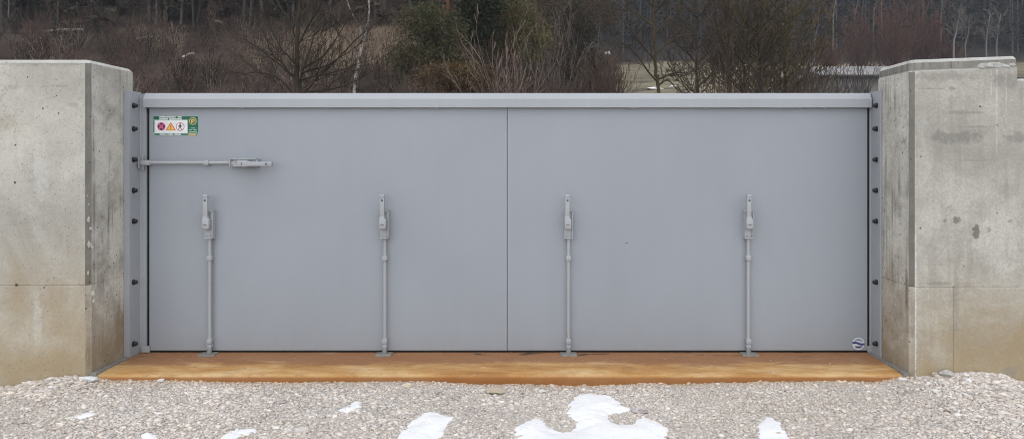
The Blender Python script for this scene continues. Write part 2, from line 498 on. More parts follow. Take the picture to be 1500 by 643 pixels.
m_hill = hill_mat()

# ------------------------------------------------------------------ terrain heights
def sstep(a, b, v):
    t = np.clip((np.asarray(v, float) - a) / (b - a), 0, 1)
    return t * t * (3 - 2 * t)

def vnoise(x, y, seed=0):
    """smooth pseudo noise from sines, about -1..1"""
    x = np.asarray(x, float); y = np.asarray(y, float)
    s = seed * 1.7
    return (np.sin(x * 1.0 + y * 0.6 + s) + np.sin(x * -0.7 + y * 1.3 + 2.1 * s) + np.sin(x * 1.9 - y * 0.4 + 0.7 * s) * .6 + np.sin(x * 0.5 + y * 2.3 + s * 3) * .5) / 3.1

EX = np.array([-30, -6.0, -4.35, -4.02, -3.72, -3.45, -3.2, -2.6, -1.2, -0.3, 0.25, 0.8, 1.6, 2.5, 2.72, 2.9, 3.08, 3.3, 3.45, 3.65, 4.2, 30])
EZ = np.array([-.16, -.15, -.135, -.105, -.045, -.012, -.050, -.060, -.062, -.074, -.088, -.076, -.066, -.056, -.020, -.004, .012, .010, -.012, -.085, -.12, -.14])
def gravel_z(x, y):
    x = np.asarray(x, float); y = np.asarray(y, float)
    e = np.interp(x, EX, EZ)
    t = np.exp(-np.clip(-0.62 - y, 0, None) / 0.42)
    far = -0.085 - 0.03 * sstep(2.6, 4.0, np.abs(x - 0.0)) * np.exp(-np.clip(-0.62 - y, 0, None) / 2)
    z = far * (1 - t) + e * t
    return z + 0.010 * vnoise(x * 4, y * 5, 1) + 0.005 * vnoise(x * 13, y * 15, 2)

def hill_z(x, y):
    x = np.asarray(x, float); y = np.asarray(y, float)
    left = np.where(y < 10, 0, 0.36 * (y - 10)) + np.where(y > 60, 0.2 * (y - 60), 0)
    right = 0.11 * np.clip(y - 6, 0, 54) + 0.24 * np.clip(y - 60, 0, 45) + 0.62 * np.clip(y - 105, 0, None)
    wgt = sstep(-4, 9.5, x)
    z = left * (1 - wgt) + right * wgt
    amp = sstep(6, 25, y)
    z = z + amp * (0.35 * vnoise(x * 0.35, y * 0.35, 3) + 0.14 * vnoise(x * 1.2, y * 1.2, 4))
    return z - 0.15

def grid_mesh(name, xs, ys, zf):
    X, Y = np.meshgrid(xs, ys)
    Z = zf(X, Y)
    V = np.stack([X.ravel(), Y.ravel(), Z.ravel()], 1)
    nx, ny = len(xs), len(ys)
    i = np.arange(ny - 1)[:, None] * nx + np.arange(nx - 1)[None]
    i = i.ravel()
    Fc = np.stack([i, i + 1, i + nx + 1, i + nx], 1)
    return fast_mesh(name, V, Fc, True)

def spaced(lo, a, b, hi, step, grow=1.25):
    out = list(np.arange(a, b, step)) + [b]
    s = step
    v = b
    while v < hi:
        s *= grow; v += s; out.append(min(v, hi))
    s = step; v = a
    pre = []
    while v > lo:
        s *= grow; v -= s; pre.append(max(v, lo))
    return np.array(pre[::-1] + out)

tag(obj('gravel_ground', grid_mesh('gravel_ground', spaced(-160, -5.5, 5.5, 160, 0.06), spaced(-200, -3.0, -0.3, 0.2, 0.035), gravel_z), m_fines), kind='structure')
tag(obj('hillside', grid_mesh('hillside', spaced(-170, -45, 45, 170, 0.9), spaced(0.16, 0.3, 110, 215, 0.8), hill_z), m_hill), kind='structure')

def hill_hit(px, py):
    """where the sight line through a photo point meets the hillside"""
    for d in np.arange(14, 240, 0.2):
        x = (px - VX) / F * d; z = EYE + (VY - py) / F * d; y = d + CAMY
        if hill_z(x, y) >= z:
            return float(x), float(y), float(z)
    return None

# ------------------------------------------------------------------ concrete walls
def inset_poly(P, d):
    """inward offset of a convex CCW polygon"""
    n = len(P); L = []
    for i in range(n):
        a = Vector(P[i]); b_ = Vector(P[(i + 1) % n]); e = (b_ - a).normalized()
        nrm = Vector((-e.y, e.x)); L.append((a + nrm * d, e))
    out = []
    for i in range(n):
        p, e = L[i - 1]; q, f = L[i]
        den = e.x * f.y - e.y * f.x
        t = ((q.x - p.x) * f.y - (q.y - p.y) * f.x) / den
        out.append((p.x + e.x * t, p.y + e.y * t))
    return out

def prism(name, foot, levels, mats, face_mat, parent, top_slope=None, level_mat=None):
    """levels: (z, inset). face_mat(i): material slot of side i; level_mat[k] overrides for the band above level k"""
    bm = bmesh.new()
    rings = []
    for z, ins in levels:
        P = inset_poly(foot, ins) if ins else foot
        rings.append([bm.verts.new((x, y, z + (top_slope(x) if top_slope and z > 2 else 0))) for x, y in P])
    n = len(foot)
    for k in range(len(rings) - 1):
        for i in range(n):
            j = (i + 1) % n
            f = bm.faces.new((rings[k][i], rings[k][j], rings[k + 1][j], rings[k + 1][i]))
            f.material_index = level_mat[k] if level_mat and level_mat.get(k) is not None else face_mat(i)
    bm.faces.new(rings[0][::-1]).material_index = 0
    f = bm.faces.new(rings[-1]); f.material_index = level_mat.get('top', 0) if level_mat else 0
    bmesh.ops.recalc_face_normals(bm, faces=bm.faces)
    me = bpy.data.meshes.new(name); bm.to_mesh(me); bm.free()
    for m in mats: me.materials.append(m)
    return link(bpy.data.objects.new(name, me), parent)

XL, XR = -3.349, 2.763          # reveal planes
YF, YB = -0.62, -0.03           # wall front and back
CH = 0.03
ZJ = 0.662                      # pour joint

wallL = empty('concrete_wall', (-5.5, -0.3, -0.2))
tag(wallL, 'pale concrete wall end left of the gate with ochre stained foot', 'wall')
def at(o, ch):                  # keep a child's world coordinates under a moved empty
    ch.location = (-o.location.x, -o.location.y, -o.location.z)
    return ch
footL = [(-13, YF), (XL - CH, YF), (XL, YF + CH), (XL, YB), (-13, YB)]
fm = lambda i: {0: 0, 1: 1, 2: 2}.get(i, 0)
matsL = [m_con_L, m_con_ch, m_con_Lr, m_con_rim]
fm_low = lambda i: {0: 0, 1: 2, 2: 2}.get(i, 0)
at(wallL, prism('lower_pour', footL, [(-0.6, 0), (ZJ - 0.007, 0), (ZJ - 0.003, 0.0035)], matsL, fm_low, wallL))
at(wallL, prism('upper_pour', footL, [(ZJ - 0.0028, 0.0035), (ZJ + 0.002, 0), (2.312, 0), (2.337, 0.022)], matsL, fm, wallL, level_mat={2: 3, 'top': 3}))

wallR = empty('concrete_wall', (5.0, -0.3, -0.2))
tag(wallR, 'blotchy concrete wall end right of the gate with dark coping band', 'wall')
XS = 3.555
XV = 3.083
matsR = [m_con_R, m_con_ch, m_con_Rr, m_con_cap, m_con_rim]
YBR = -0.095
def footR(x1): return [(XR, YF + CH), (XR + CH, YF), (x1, YF), (x1, YBR), (XR, YBR)]
fmR = lambda i: {0: 1, 4: 2}.get(i, 0)
fmR_low = lambda i: {0: 2, 4: 2}.get(i, 0)
at(wallR, prism('lower_pour', footR(XV - 0.0008), [(-0.6, 0), (ZJ - 0.022, 0), (ZJ - 0.015, 0.006)], matsR, fmR_low, wallR))
at(wallR, prism('lower_pour', [(XV + 0.0008, YF - 0.002), (13, YF - 0.002), (13, YB), (XV + 0.0008, YB)], [(-0.6, 0), (ZJ - 0.022, 0), (ZJ - 0.015, 0.006)], matsR, lambda i: 0, wallR))
slope = lambda x: 0.030 * (x - XR) / (XS - XR)
at(wallR, prism('upper_pour', footR(XS), [(ZJ - 0.0148, 0.004), (ZJ - 0.010, 0), (2.246, 0), (2.252, 0.006), (2.258, 0.002), (2.312, 0.006), (2.336, 0.020)], matsR, fmR, wallR, top_slope=slope, level_mat={3: 4, 2: 4, 4: 3, 5: 4, 'top': 4}))
at(wallR, prism('wall_run', [(XS + 0.001, YF + 0.003), (13, YF + 0.003), (13, YB), (XS + 0.001, YB)], [(ZJ - 0.0148, 0.004), (ZJ - 0.010, 0), (2.18, 0), (2.196, 0.015)], matsR, lambda i: 0, wallR, level_mat={2: 4, 'top': 4}))
mb = MB(); mb.box(XS + 0.05, 12.5, -0.56, -0.44, 2.197, 2.215, 0.004)
at(wallR, mb.build('capping_strip', flat('dark_flashing', (0.05, 0.05, 0.052), 0.4), wallR))

def lump(name, loc, sx, sy, sz, seed, mat, parent=None, sub=2, rough=0.25, tone=None, cut=None):
    bm = bmesh.new()
    bmesh.ops.create_icosphere(bm, subdivisions=sub, radius=1.0)
    r = random.Random(seed)
    ph = [(Vector((r.uniform(-1, 1), r.uniform(-1, 1), r.uniform(-1, 1))).normalized(), r.uniform(0.5, 0.95)) for _ in range(cut or 0)]
    a = [r.uniform(0, 6) for _ in range(9)]
    for v in bm.verts:
        p = v.co.copy()
        k = 1 + rough * (math.sin(2.3 * p.x + a[0]) * math.sin(2.9 * p.y + a[1]) + 0.6 * math.sin(4.7 * p.z + a[2] + 2 * p.x) * math.sin(4.1 * p.y + a[3]) + 0.35 * math.sin(8 * p.x + a[4]) * math.sin(9 * p.z + a[5]))
        p = p * k
        for n, d in ph:                      # crushed stone: flat broken faces
            q = p.dot(n) - d
            if q > 0: p = p - n * q
        v.co = Vector((p.x * sx, p.y * sy, p.z * sz))
    me = bpy.data.meshes.new(name)
    bm.to_mesh(me); bm.free()
    if tone is not None:
        at_ = me.color_attributes.new('tone', 'FLOAT_COLOR', 'POINT')
        at_.data.foreach_set('color', np.tile(np.array(list(tone) + [1], np.float32), len(me.vertices)))
    me.materials.append(mat)
    o = bpy.data.objects.new(name, me)
    o.location = loc
    return link(o, parent)

def wx(px, y): return (px - VX) / F * (y - CAMY)
def wz(py, y): return EYE + (VY - py) / F * (y - CAMY)

# mortar crumbs stuck to the corner of the left wall, a repaired patch on the right coping
for i, (px, py, s) in enumerate([(130, 322, .028), (133, 335, .022), (131, 358, .030), (135, 362, .02), (129, 400, .02), (136, 430, .03), (137, 441, .022), (128, 523, .02), (130, 300, .014), (128, 287, .012), (127, 376, .013)]):
    yy = YF + 0.012
    o = lump('mortar_crumb', (0, 0, 0), s * 0.42, s * .22, s * random.uniform(.5, 1.0), i, m_con_mortar, wallL, 2, 0.35)
    o.location = (wx(px, yy) - wallL.location.x, yy - wallL.location.y, wz(py, yy) - wallL.location.z)
for i, (px, py, sx, sz) in enumerate([(1452, 96, .085, .026), (1470, 98, .06, .022), (1438, 97, .05, .018), (1482, 95, .03, .015)]):
    o = lump('repair_patch', (0, 0, 0), sx, .018, sz, 40 + i, m_con_rim, wallR, 3, 0.3)
    o.location = (wx(px, YF) - wallR.location.x, YF + 0.012 - wallR.location.y, wz(py, YF) - wallR.location.z)

# ------------------------------------------------------------------ threshold
thr = empty('concrete_threshold', (0, -0.3, -0.3))
tag(thr, 'rust orange concrete threshold slab at the foot of the gate', 'threshold')
def build_threshold():
    prof = [(0.35, -0.5), (0.35, 0.0), (0.06, 0.0), (-0.05, -0.001), (-0.20, -0.002), (-0.32, -0.004), (-0.43, -0.006), (-0.50, -0.008), (-0.555, -0.010), (-0.592, -0.014), (-0.610, -0.024), (-0.617, -0.05), (-0.620, -0.11), (-0.622, -0.5)]
    xs = np.linspace(XL + 0.002, XR - 0.002, 160)
    V = []
    for x in xs:
        for k, (y, z) in enumerate(prof):
            ww = 0.003 * float(vnoise(x * 3.1, y * 6, 5)) + 0.0045 * float(vnoise(x * 17, y * 6, 8)) * (k >= 8) if 2 <= k <= 12 else 0
            V.append((x, y + (ww if k >= 8 else 0), z + (0.5 * ww if z > -0.3 and k > 3 else 0)))
    n = len(prof); Fc = []
    for i in range(len(xs) - 1):
        for k in range(n - 1):
            a = i * n + k
            Fc.append((a, a + n, a + n + 1, a + 1))
    return fast_mesh('slab', np.array(V), np.array(Fc), True)
at(thr, obj('slab', build_threshold(), m_rust, thr))
for s, X0 in ((1, XL), (-1, XR)):
    mb = MB()
    a, b_ = sorted((X0 + s * 0.003, X0 + s * 0.050))
    mb.box(a, b_, -0.612, -0.02, -0.05, 0.007, 0.002)
    at(thr, mb.build('edge_angle', m_zinc, thr))
LX = [-2.712, -1.271, 0.240, 1.720]
for x in LX:
    mb = MB()
    mb.box(x - 0.066, x + 0.066, -0.115, -0.018, -0.004, 0.010, 0.002)
    for sx in (-.05, .05): mb.cyl((x + sx, -0.066, 0.008), (x + sx, -0.066, 0.017), 0.008, n=6)
    mb.cyl((x, -0.045, 0.008), (x, -0.045, 0.030), 0.022, 0.020, n=14)
    at(thr, mb.build('socket_plate', m_zinc, thr))

# ------------------------------------------------------------------ gate
gate = empty('flood_gate', (-0.25, 0.05, 0.0))
tag(gate, 'wide grey painted steel flood gate between two concrete walls', 'gate')
GL, GS, GR = -3.229, -0.266, 2.716
ZB, ZT = 0.018, 2.03
for a, b_ in ((GL, GS - 0.0022), (GS + 0.0022, GR)):
    mb = MB(); mb.box(a, b_, 0.0, 0.09, ZB, ZT, 0.0025, 2)
    at(gate, mb.build('panel', m_gate, gate))
def capmesh(a, b_):
    prof = [(-0.040, 2.022), (-0.043, 2.025), (-0.043, 2.094), (-0.039, 2.100), (-0.036, 2.102), (-0.014, 2.141), (-0.008, 2.144), (0.10, 2.144), (0.125, 2.10), (0.125, 2.022)]
    bm = bmesh.new()
    A = [bm.verts.new((a, y, z)) for y, z in prof]; B = [bm.verts.new((b_, y, z)) for y, z in prof]
    n = len(prof)
    bm.faces.new(A[::-1]); bm.faces.new(B)
    for i in range(n):
        j = (i + 1) % n
        bm.faces.new((A[i], A[j], B[j], B[i]))
    bmesh.ops.recalc_face_normals(bm, faces=bm.faces)
    me = bpy.data.meshes.new('top_rail'); bm.to_mesh(me); bm.free()
    return me
for a, b_ in ((-3.257, GS - 0.0005), (GS + 0.0005, 2.733)):
    at(gate, obj('top_rail', capmesh(a, b_), m_cap, gate))
mb = MB(); mb.box(GL + 0.01, GR - 0.01, 0.012, 0.07, -0.003, ZB - 0.002)
at(gate, mb.build('bottom_seal', m_rubber, gate))
for a, b_ in ((GL - 0.021, GL - 0.002), (GR + 0.002, GR + 0.018)):
    mb = MB(); mb.box(a, b_, 0.014, 0.06, 0.005, 2.05)
    at(gate, mb.build('side_seal', m_rubber, gate))
mb = MB(); mb.box(GS - 0.012, GS + 0.012, 0.02, 0.08, 0.02, 2.02)
at(gate, mb.build('joint_seal', m_rubber, gate))
# chipped drops of water along the rail edge
for px in (926, 932, 1034, 1087, 1130, 1137, 1143, 1150, 1157, 1162, 1172, 1186, 1208, 640, 355):
    o = lump('water_drop', (0, 0, 0), .006, .005, .008, px, m_hw, gate, 1, 0.1)
    o.location = (wx(px, -0.04) - gate.location.x, -0.039 - gate.location.y, 2.018)
# small dent mark on the right panel
mb = MB(); mb.box(wx(916, 0), wx(920, 0), -0.0012, 0.001, wz(356.6, 0), wz(355.6, 0))
at(gate, mb.build('scratch', m_print, gate))

def lock(x0, z0, horizontal):
    """one espagnolette lock: rod, two collars, housing, lever. Local frame: u along the rod towards the lever, v across, y = depth"""
    root = None
    def P(u, v):      # local -> world xz
        return (x0 + u, z0 + v) if horizontal else (x0 + v, z0 + u)
    def bx(mb, u0, u1, v0, v1, y0, y1, bev=0.003, seg=2):
        (xa, za), (xb, zb) = P(u0, v0), P(u1, v1)
        mb.box(min(xa, xb), max(xa, xb), y0, y1, min(za, zb), max(za, zb), bev, seg)
    def cy(mb, u0, u1, v, y, r, r1=None, n=14):
        (xa, za), (xb, zb) = P(u0, v), P(u1, v)
        mb.cyl((xa, y, za), (xb, y, zb), r, r1, n)
    L = 0.70 if horizontal else 0.945
    mb = MB(); bx(mb, L, L + 0.235, -0.034, 0.034, -0.052, -0.0012)
    root = mb.build('lock', m_hw, gate)
    at(gate, root)
    def kid(mb, name, mat): return mb.build(name, mat, root, smooth=True)
    mb = MB(); cy(mb, (-0.01 if horizontal else 0.02), L + 0.01, 0, -0.036, 0.0142, None, 16)
    kid(mb, 'rod', m_hw)
    mb = MB(); cu = 0.485 if horizontal else 0.765
    bx(mb, cu, cu + 0.042, -0.020, 0.020, -0.056, -0.0012, 0.005)
    kid(mb, 'guide_bracket', m_hw)
    if not horizontal:
        mb = MB(); bx(mb, 0.045, 0.078, -0.018, 0.018, -0.056, -0.0012, 0.005); bx(mb, 0.082, 0.125, -0.020, 0.020, -0.059, -0.0012, 0.005)
        cy(mb, 0.03, 0.05, 0, -0.036, 0.010, 0.0142)
        kid(mb, 'guide_bracket', m_hw)
    else:
        mb = MB(); bx(mb, -0.03, 0.045, -0.021, 0.021, -0.056, -0.014, 0.006); cy(mb, -0.075, -0.02, 0, -0.036, 0.014)
        kid(mb, 'rod_tip', m_hw)
    # raised rims of the housing with the slot beside the lever
    sgn = 1
    mb = MB()
    bx(mb, L + 0.002, L + 0.233, 0.026, 0.036, -0.066, -0.05, 0.002)
    bx(mb, L + 0.222, L + 0.234, -0.036, 0.036, -0.066, -0.05, 0.002)
    bx(mb, L + 0.001, L + 0.012, -0.036, 0.036, -0.064, -0.05, 0.002)
    kid(mb, 'housing_rim', m_hw)
    # lever: broad pivot block, slim arm, hooked light tip
    mb = MB()
    bx(mb, L + 0.085, L + 0.170, -0.034, 0.022, -0.108, -0.050, 0.006)
    lever = kid(mb, 'lever', m_hw)
    def kid2(mb, name, mat): return mb.build(name, mat, root, smooth=True)
    mb = MB(); bx(mb, L + 0.160, L + 0.345, -0.029, 0.008, -0.104, -0.074, 0.006); bx(mb, L + 0.15, L + 0.19, -0.031, 0.012, -0.106, -0.06, 0.008)
    kid2(mb, 'lever_arm', m_hw)
    mb = MB(); bx(mb, L + 0.338, L + 0.366, -0.031, 0.010, -0.108, -0.064, 0.009)
    kid2(mb, 'lever_tip', m_cap)
    mb = MB(); bx(mb, L + 0.312, L + 0.326, -0.017, -0.003, -0.1058, -0.1035, 0)
    kid2(mb, 'status_dot', m_dot)
    mb = MB(); bx(mb, L + 0.118, L + 0.122, -0.022, 0.006, -0.1096, -0.107, 0)
    kid2(mb, 'engraved_mark', m_print)
    for v in (-.018, .018):
        mb = MB()
        (xa, za) = P(L + 0.022, v)
        mb.cyl((xa, -0.056, za), (xa, -0.050, za), 0.006, n=6)
        kid2(mb, 'screw', m_zinc)
    return root
for x in LX:
    lock(x, 0.0, False)
lock(wx(216, 0) + 0.0, wz(238.5, -0.03), True)

# ------------------------------------------------------------------ frame posts bolted to the reveals
def frame_post(side):
    s = 1 if side == 'L' else -1
    X0 = XL if s > 0 else XR
    root = empty('frame_post', (X0 + s * 0.02, -0.08, 0.0))
    tag(root, ('grey steel post with black bolts and latch keeper against left wall' if s > 0 else 'narrow grey steel post with black bolts against right wall'), 'gate post')
    G = GL if s > 0 else GR
    xa, xb = X0 + s * 0.001, X0 + s * (0.046 if s > 0 else 0.017)
    mb = MB(); mb.box(min(xa, xb), max(xa, xb), -0.165, 0.02, 0.0, 2.150, 0.003, 2)
    at(root, mb.build('side_plate', m_frame, root))
    xc, xd = xb - s * 0.002, G - s * 0.024 if s > 0 else G + 0.020
    mb = MB(); mb.box(min(xc, xd), max(xc, xd), 0.0, 0.05, 0.0, 2.138, 0.003, 2)
    at(root, mb.build('flange', m_frame, root))
    mb = MB(); mb.box(min(xb - s * .001, xb + s * .008), max(xb - s * .001, xb + s * .008), -0.008, 0.001, 0.02, 2.12, 0.002)
    at(root, mb.build('weld_bead', m_hw, root))
    ys = (155, 189, 234, 279, 324, 413, 503)
    for py in ys:
        z = wz(py, -0.10)
        mb = MB()
        mb.lathe((xb - s * 0.001, -0.105, z), (s, 0, 0), [(0, 0.0225), (0.007, 0.0225), (0.007, 0.0175), (0.024, 0.0170), (0.033, 0.012), (0.037, 0.0)], 14)
        at(root, mb.build('bolt_cap', m_boltcap, root, True))
    # corner block at the foot
    mb = MB()
    xe, xf = (xd - 0.03, G + 0.012) if s > 0 else (G - 0.004, xd + 0.03)
    mb.box(min(xe, xf), max(xe, xf), -0.022, -0.0015, 0.006, 0.058, 0.004, 2)
    at(root, mb.build('corner_block', m_hw, root))
    if s > 0:
        mb = MB(); zc = wz(238.5, -0.03)
        mb.box(xb + 0.006, xb + 0.040, -0.018, 0.001, zc - 0.062, zc + 0.062, 0.003, 2)
        mb.box(xb + 0.010, xb + 0.018, -0.06, -0.016, zc - 0.05, zc + 0.05, 0.002)
        mb.box(xb + 0.024, xb + 0.040, -0.030, -0.016, zc + 0.020, zc + 0.05, 0.002)
        at(root, mb.build('keeper', m_frame, root))
    return root
frame_post('L'); frame_post('R')

# ------------------------------------------------------------------ warning sign and sticker
m_sgreen = flat('sign_green', (0.006, 0.10, 0.055), 0.4, 0.4, 0.1)
m_spale = flat('sign_pale', (0.27, 0.36, 0.33), 0.4, 0.4, 0.08)
m_swhite = flat('sign_white', (0.66, 0.68, 0.68), 0.4, 0.4, 0.06)
m_sred = flat('sign_red', (0.45, 0.045, 0.07), 0.4)
m_spurple = flat('sign_violet', (0.045, 0.008, 0.09), 0.4)
m_spink = flat('sign_pink', (0.50, 0.10, 0.20), 0.4)
m_sor = flat('sign_orange', (0.50, 0.10, 0.025), 0.4)
m_syel = flat('sign_yellow', (0.72, 0.42, 0.09), 0.4)
m_sgold = flat('sign_gold', (0.58, 0.42, 0.08), 0.4)
m_sblack = flat('sign_black', (0.01, 0.012, 0.012), 0.4)
m_smint = flat('sign_mint', (0.30, 0.45, 0.38), 0.4)

sx0, sz1 = wx(224.2, 0), wz(170, 0)
SW, SH = 67.0 / 177, 29.0 / 177
sign = empty('warning_sign', (sx0 + SW / 2, 0.0, sz1 - SH))
tag(sign, 'small green and white warning sign with three pictograms on grey gate', 'sign')
def sp(u, v):       # u,v in 0..1 from top left of the sign
    return (sx0 + u * SW - sign.location.x, sz1 - v * SH - sign.location.z)
def srect(name, u0, v0, u1, v1, mat, y, r=0.0):
    x0, z1 = sp(u0, v0); x1, z0 = sp(u1, v1)
    pts = []
    if r > 0:
        for cx, cz, a0 in ((x1 - r, z1 - r, 0), (x0 + r, z1 - r, 90), (x0 + r, z0 + r, 180), (x1 - r, z0 + r, 270)):
            for k in range(6):
                a = math.radians(a0 + 18 * k)
                pts.append((cx + r * math.cos(a), cz + r * math.sin(a)))
    else:
        pts = [(x1, z1), (x0, z1), (x0, z0), (x1, z0)]
    mb = MB(); mb.poly(pts, y, 0.0009); return mb.build(name, mat, sign)
def sdisc(name, u, v, rpx, mat, y, n=28):
    cx, cz = sp(u, v); r = rpx / 177
    mb = MB(); mb.poly([(cx + r * math.cos(2 * math.pi * k / n), cz + r * math.sin(2 * math.pi * k / n)) for k in range(n)], y, 0.0009)
    return mb.build(name, mat, sign)
def spoly(name, uv, mat, y):
    mb = MB(); mb.poly([sp(*q) for q in uv], y, 0.0009); return mb.build(name, mat, sign)
Y = [-0.0015 - 0.001 * k for k in range(8)]
srect('backing', 0, 0, 1, 1, m_spale, Y[0], 0.012)
srect('green_band', 0.012, 0.03, 0.988, 0.19, m_sgreen, Y[1])
srect('green_edge', 0.012, 0.23, 0.034, 0.84, m_sgreen, Y[1])
srect('green_block', 0.765, 0.18, 0.988, 0.86, m_sgreen, Y[1] - 0.0002)
srect('green_band', 0.03, 0.90, 0.965, 0.965, m_sgreen, Y[1])
srect('gold_strip', 0.78, 0.905, 0.945, 0.96, m_sgold, Y[2])
srect('white_field', 0.036, 0.215, 0.752, 0.87, m_swhite, Y[1])
# headline: two rows of small lettering, unreadable in the photograph
def words(rows, mat, y, name='text_line'):
    for (v0, v1, spans) in rows:
        mb = MB()
        for u0, u1 in spans:
            n = max(1, int((u1 - u0) / 0.021))
            for k in range(n):
                a = u0 + (u1 - u0) * k / n; b_ = a + (u1 - u0) / n * 0.86
                t = random.uniform(0, 0.22) * (v1 - v0) if random.random() < 0.55 else 0
                x0, z1 = sp(a, v0 + t); x1, z0 = sp(b_, v1)
                mb.box(x0, x1, y, y + 0.0008, z0, z1)
        mb.build(name, mat, sign)
words([(0.035, 0.095, [(0.14, 0.50), (0.54, 0.63)]), (0.125, 0.19, [(0.14, 0.33), (0.36, 0.63)])], m_swhite, Y[2])
words([(0.905, 0.96, [(0.15, 0.30), (0.32, 0.44), (0.46, 0.62)])], m_swhite, Y[2])
words([(0.60, 0.64, [(0.83, 0.93)]), (0.685, 0.735, [(0.785, 0.86), (0.885, 0.965)]), (0.79, 0.84, [(0.785, 0.965)])], m_smint, Y[2])
# pictogram: no standing
cu, cv = 0.186, 0.535
sdisc('pictogram_ring', cu, cv, 5.9, m_sred, Y[2])
sdisc('pictogram_disc', cu, cv, 4.9, m_spurple, Y[3])
for q in (1, -1):
    dx, dz = 0.063, 0.146 * q
    tx, tz = 0.013, -0.031 * q
    spoly('pictogram_cross', [(cu - dx - tx, cv - dz - tz), (cu - dx + tx, cv - dz + tz), (cu + dx + tx, cv + dz + tz), (cu + dx - tx, cv + dz - tz)], m_spink, Y[4] - 0.0003 * q)
# warning triangle
spoly('triangle_border', [(0.278, 0.735), (0.505, 0.735), (0.392, 0.315)], m_sor, Y[2])
spoly('triangle_field', [(0.308, 0.705), (0.476, 0.705), (0.392, 0.385)], m_syel, Y[3])
srect('exclamation_mark', 0.382, 0.46, 0.402, 0.61, m_sor, Y[4])
srect('exclamation_mark', 0.382, 0.64, 0.402, 0.68, m_sor, Y[4])
# pedestrian
cu, cv = 0.598, 0.545
sdisc('pictogram_ring', cu, cv, 6.2, m_sred, Y[2])
sdisc('pictogram_disc', cu, cv, 5.3, m_swhite, Y[3])
sdisc('walker_head', cu, cv - 0.13, 0.85, m_sblack, Y[4], 12)
spoly('walker_body', [(cu - 0.022, cv - 0.095), (cu + 0.022, cv - 0.095), (cu + 0.014, cv + 0.04), (cu - 0.014, cv + 0.04)], m_sblack, Y[4])
for s in (1, -1):
    spoly('walker_limb', [(cu + s * .004, cv + 0.03), (cu + s * .016, cv + 0.03), (cu + s * .043, cv + 0.155), (cu + s * .030, cv + 0.155)], m_sblack, Y[4] - 0.0002 * (s + 2))
    spoly('walker_limb', [(cu + s * .018, cv - 0.09), (cu + s * .026, cv - 0.07), (cu + s * .048, cv + 0.005), (cu + s * .038, cv + 0.015)], m_sblack, Y[4] - 0.0002 * (s + 2))
# emblem
sdisc('emblem_ring', 0.875, 0.265, 5.6, m_spale, Y[3])
sdisc('emblem_ring', 0.875, 0.265, 5.0, m_sgold, Y[4])
sdisc('emblem_disc', 0.875, 0.265, 4.3, m_sgreen, Y[5])
spoly('emblem_figure', [(0.838, 0.36), (0.838, 0.20), (0.862, 0.165), (0.895, 0.17), (0.917, 0.22), (0.915, 0.29), (0.89, 0.325), (0.866, 0.325), (0.866, 0.37)], m_sgold, Y[6])
sdisc('emblem_hole', 0.884, 0.245, 1.0, m_sgreen, Y[7], 12)

stk = empty('round_sticker', (wx(1257.4, 0), 0.0, wz(503, 0)))
tag(stk, 'round white sticker with blue wave at lower right of the gate', 'sticker')
R = 9.0 / 177
def kdisc(name, r, mat, y, n=32):
    mb = MB(); mb.poly([(r * math.cos(2 * math.pi * k / n), r * math.sin(2 * math.pi * k / n)) for k in range(n)], y, 0.0009); mb.build(name, mat, stk)
m_kwhite = flat('sticker_white', (0.58, 0.60, 0.64), 0.4)
m_kblue = flat('sticker_blue', (0.045, 0.06, 0.21), 0.4)
m_kgrey = flat('sticker_grey', (0.20, 0.215, 0.28), 0.4)
kdisc('disc', R, m_kwhite, -0.0015)
for s in (1, -1):
    pts = []
    for k in range(13):
        a = math.radians(28 + k * (124 / 12))
        pts.append((0.80 * R * math.cos(a), s * 0.80 * R * math.sin(a)))
    mb = MB(); mb.poly(pts if s > 0 else pts[::-1], -0.0025, 0.0009); mb.build('lettered_field', m_kgrey, stk)
top = [(-1.0 + 2.0 * k / 16, 0.20 + 0.10 * math.sin(-math.pi * (-1 + 2 * k / 16)) - 0.08 * (-1 + k / 8)) for k in range(17)]
pts = [(R * u * 0.985, R * v) for u, v in top] + [(R * u * 0.985, R * (v - 0.34)) for u, v in top[::-1]]
mb = MB(); mb.poly(pts[::-1], -0.0036, 0.0009); mb.build('wave_band', m_kblue, stk)
for v, mt in ((0.46, m_kwhite), (-0.52, m_sblack)):
    mb = MB()
    for k in range(7):
        u = -0.42 + k * 0.12
        mb.box(R * u, R * (u + 0.085), -0.0038, -0.003, R * (v - 0.075), R * (v + 0.075))
    mb.build('lettering', mt, stk)

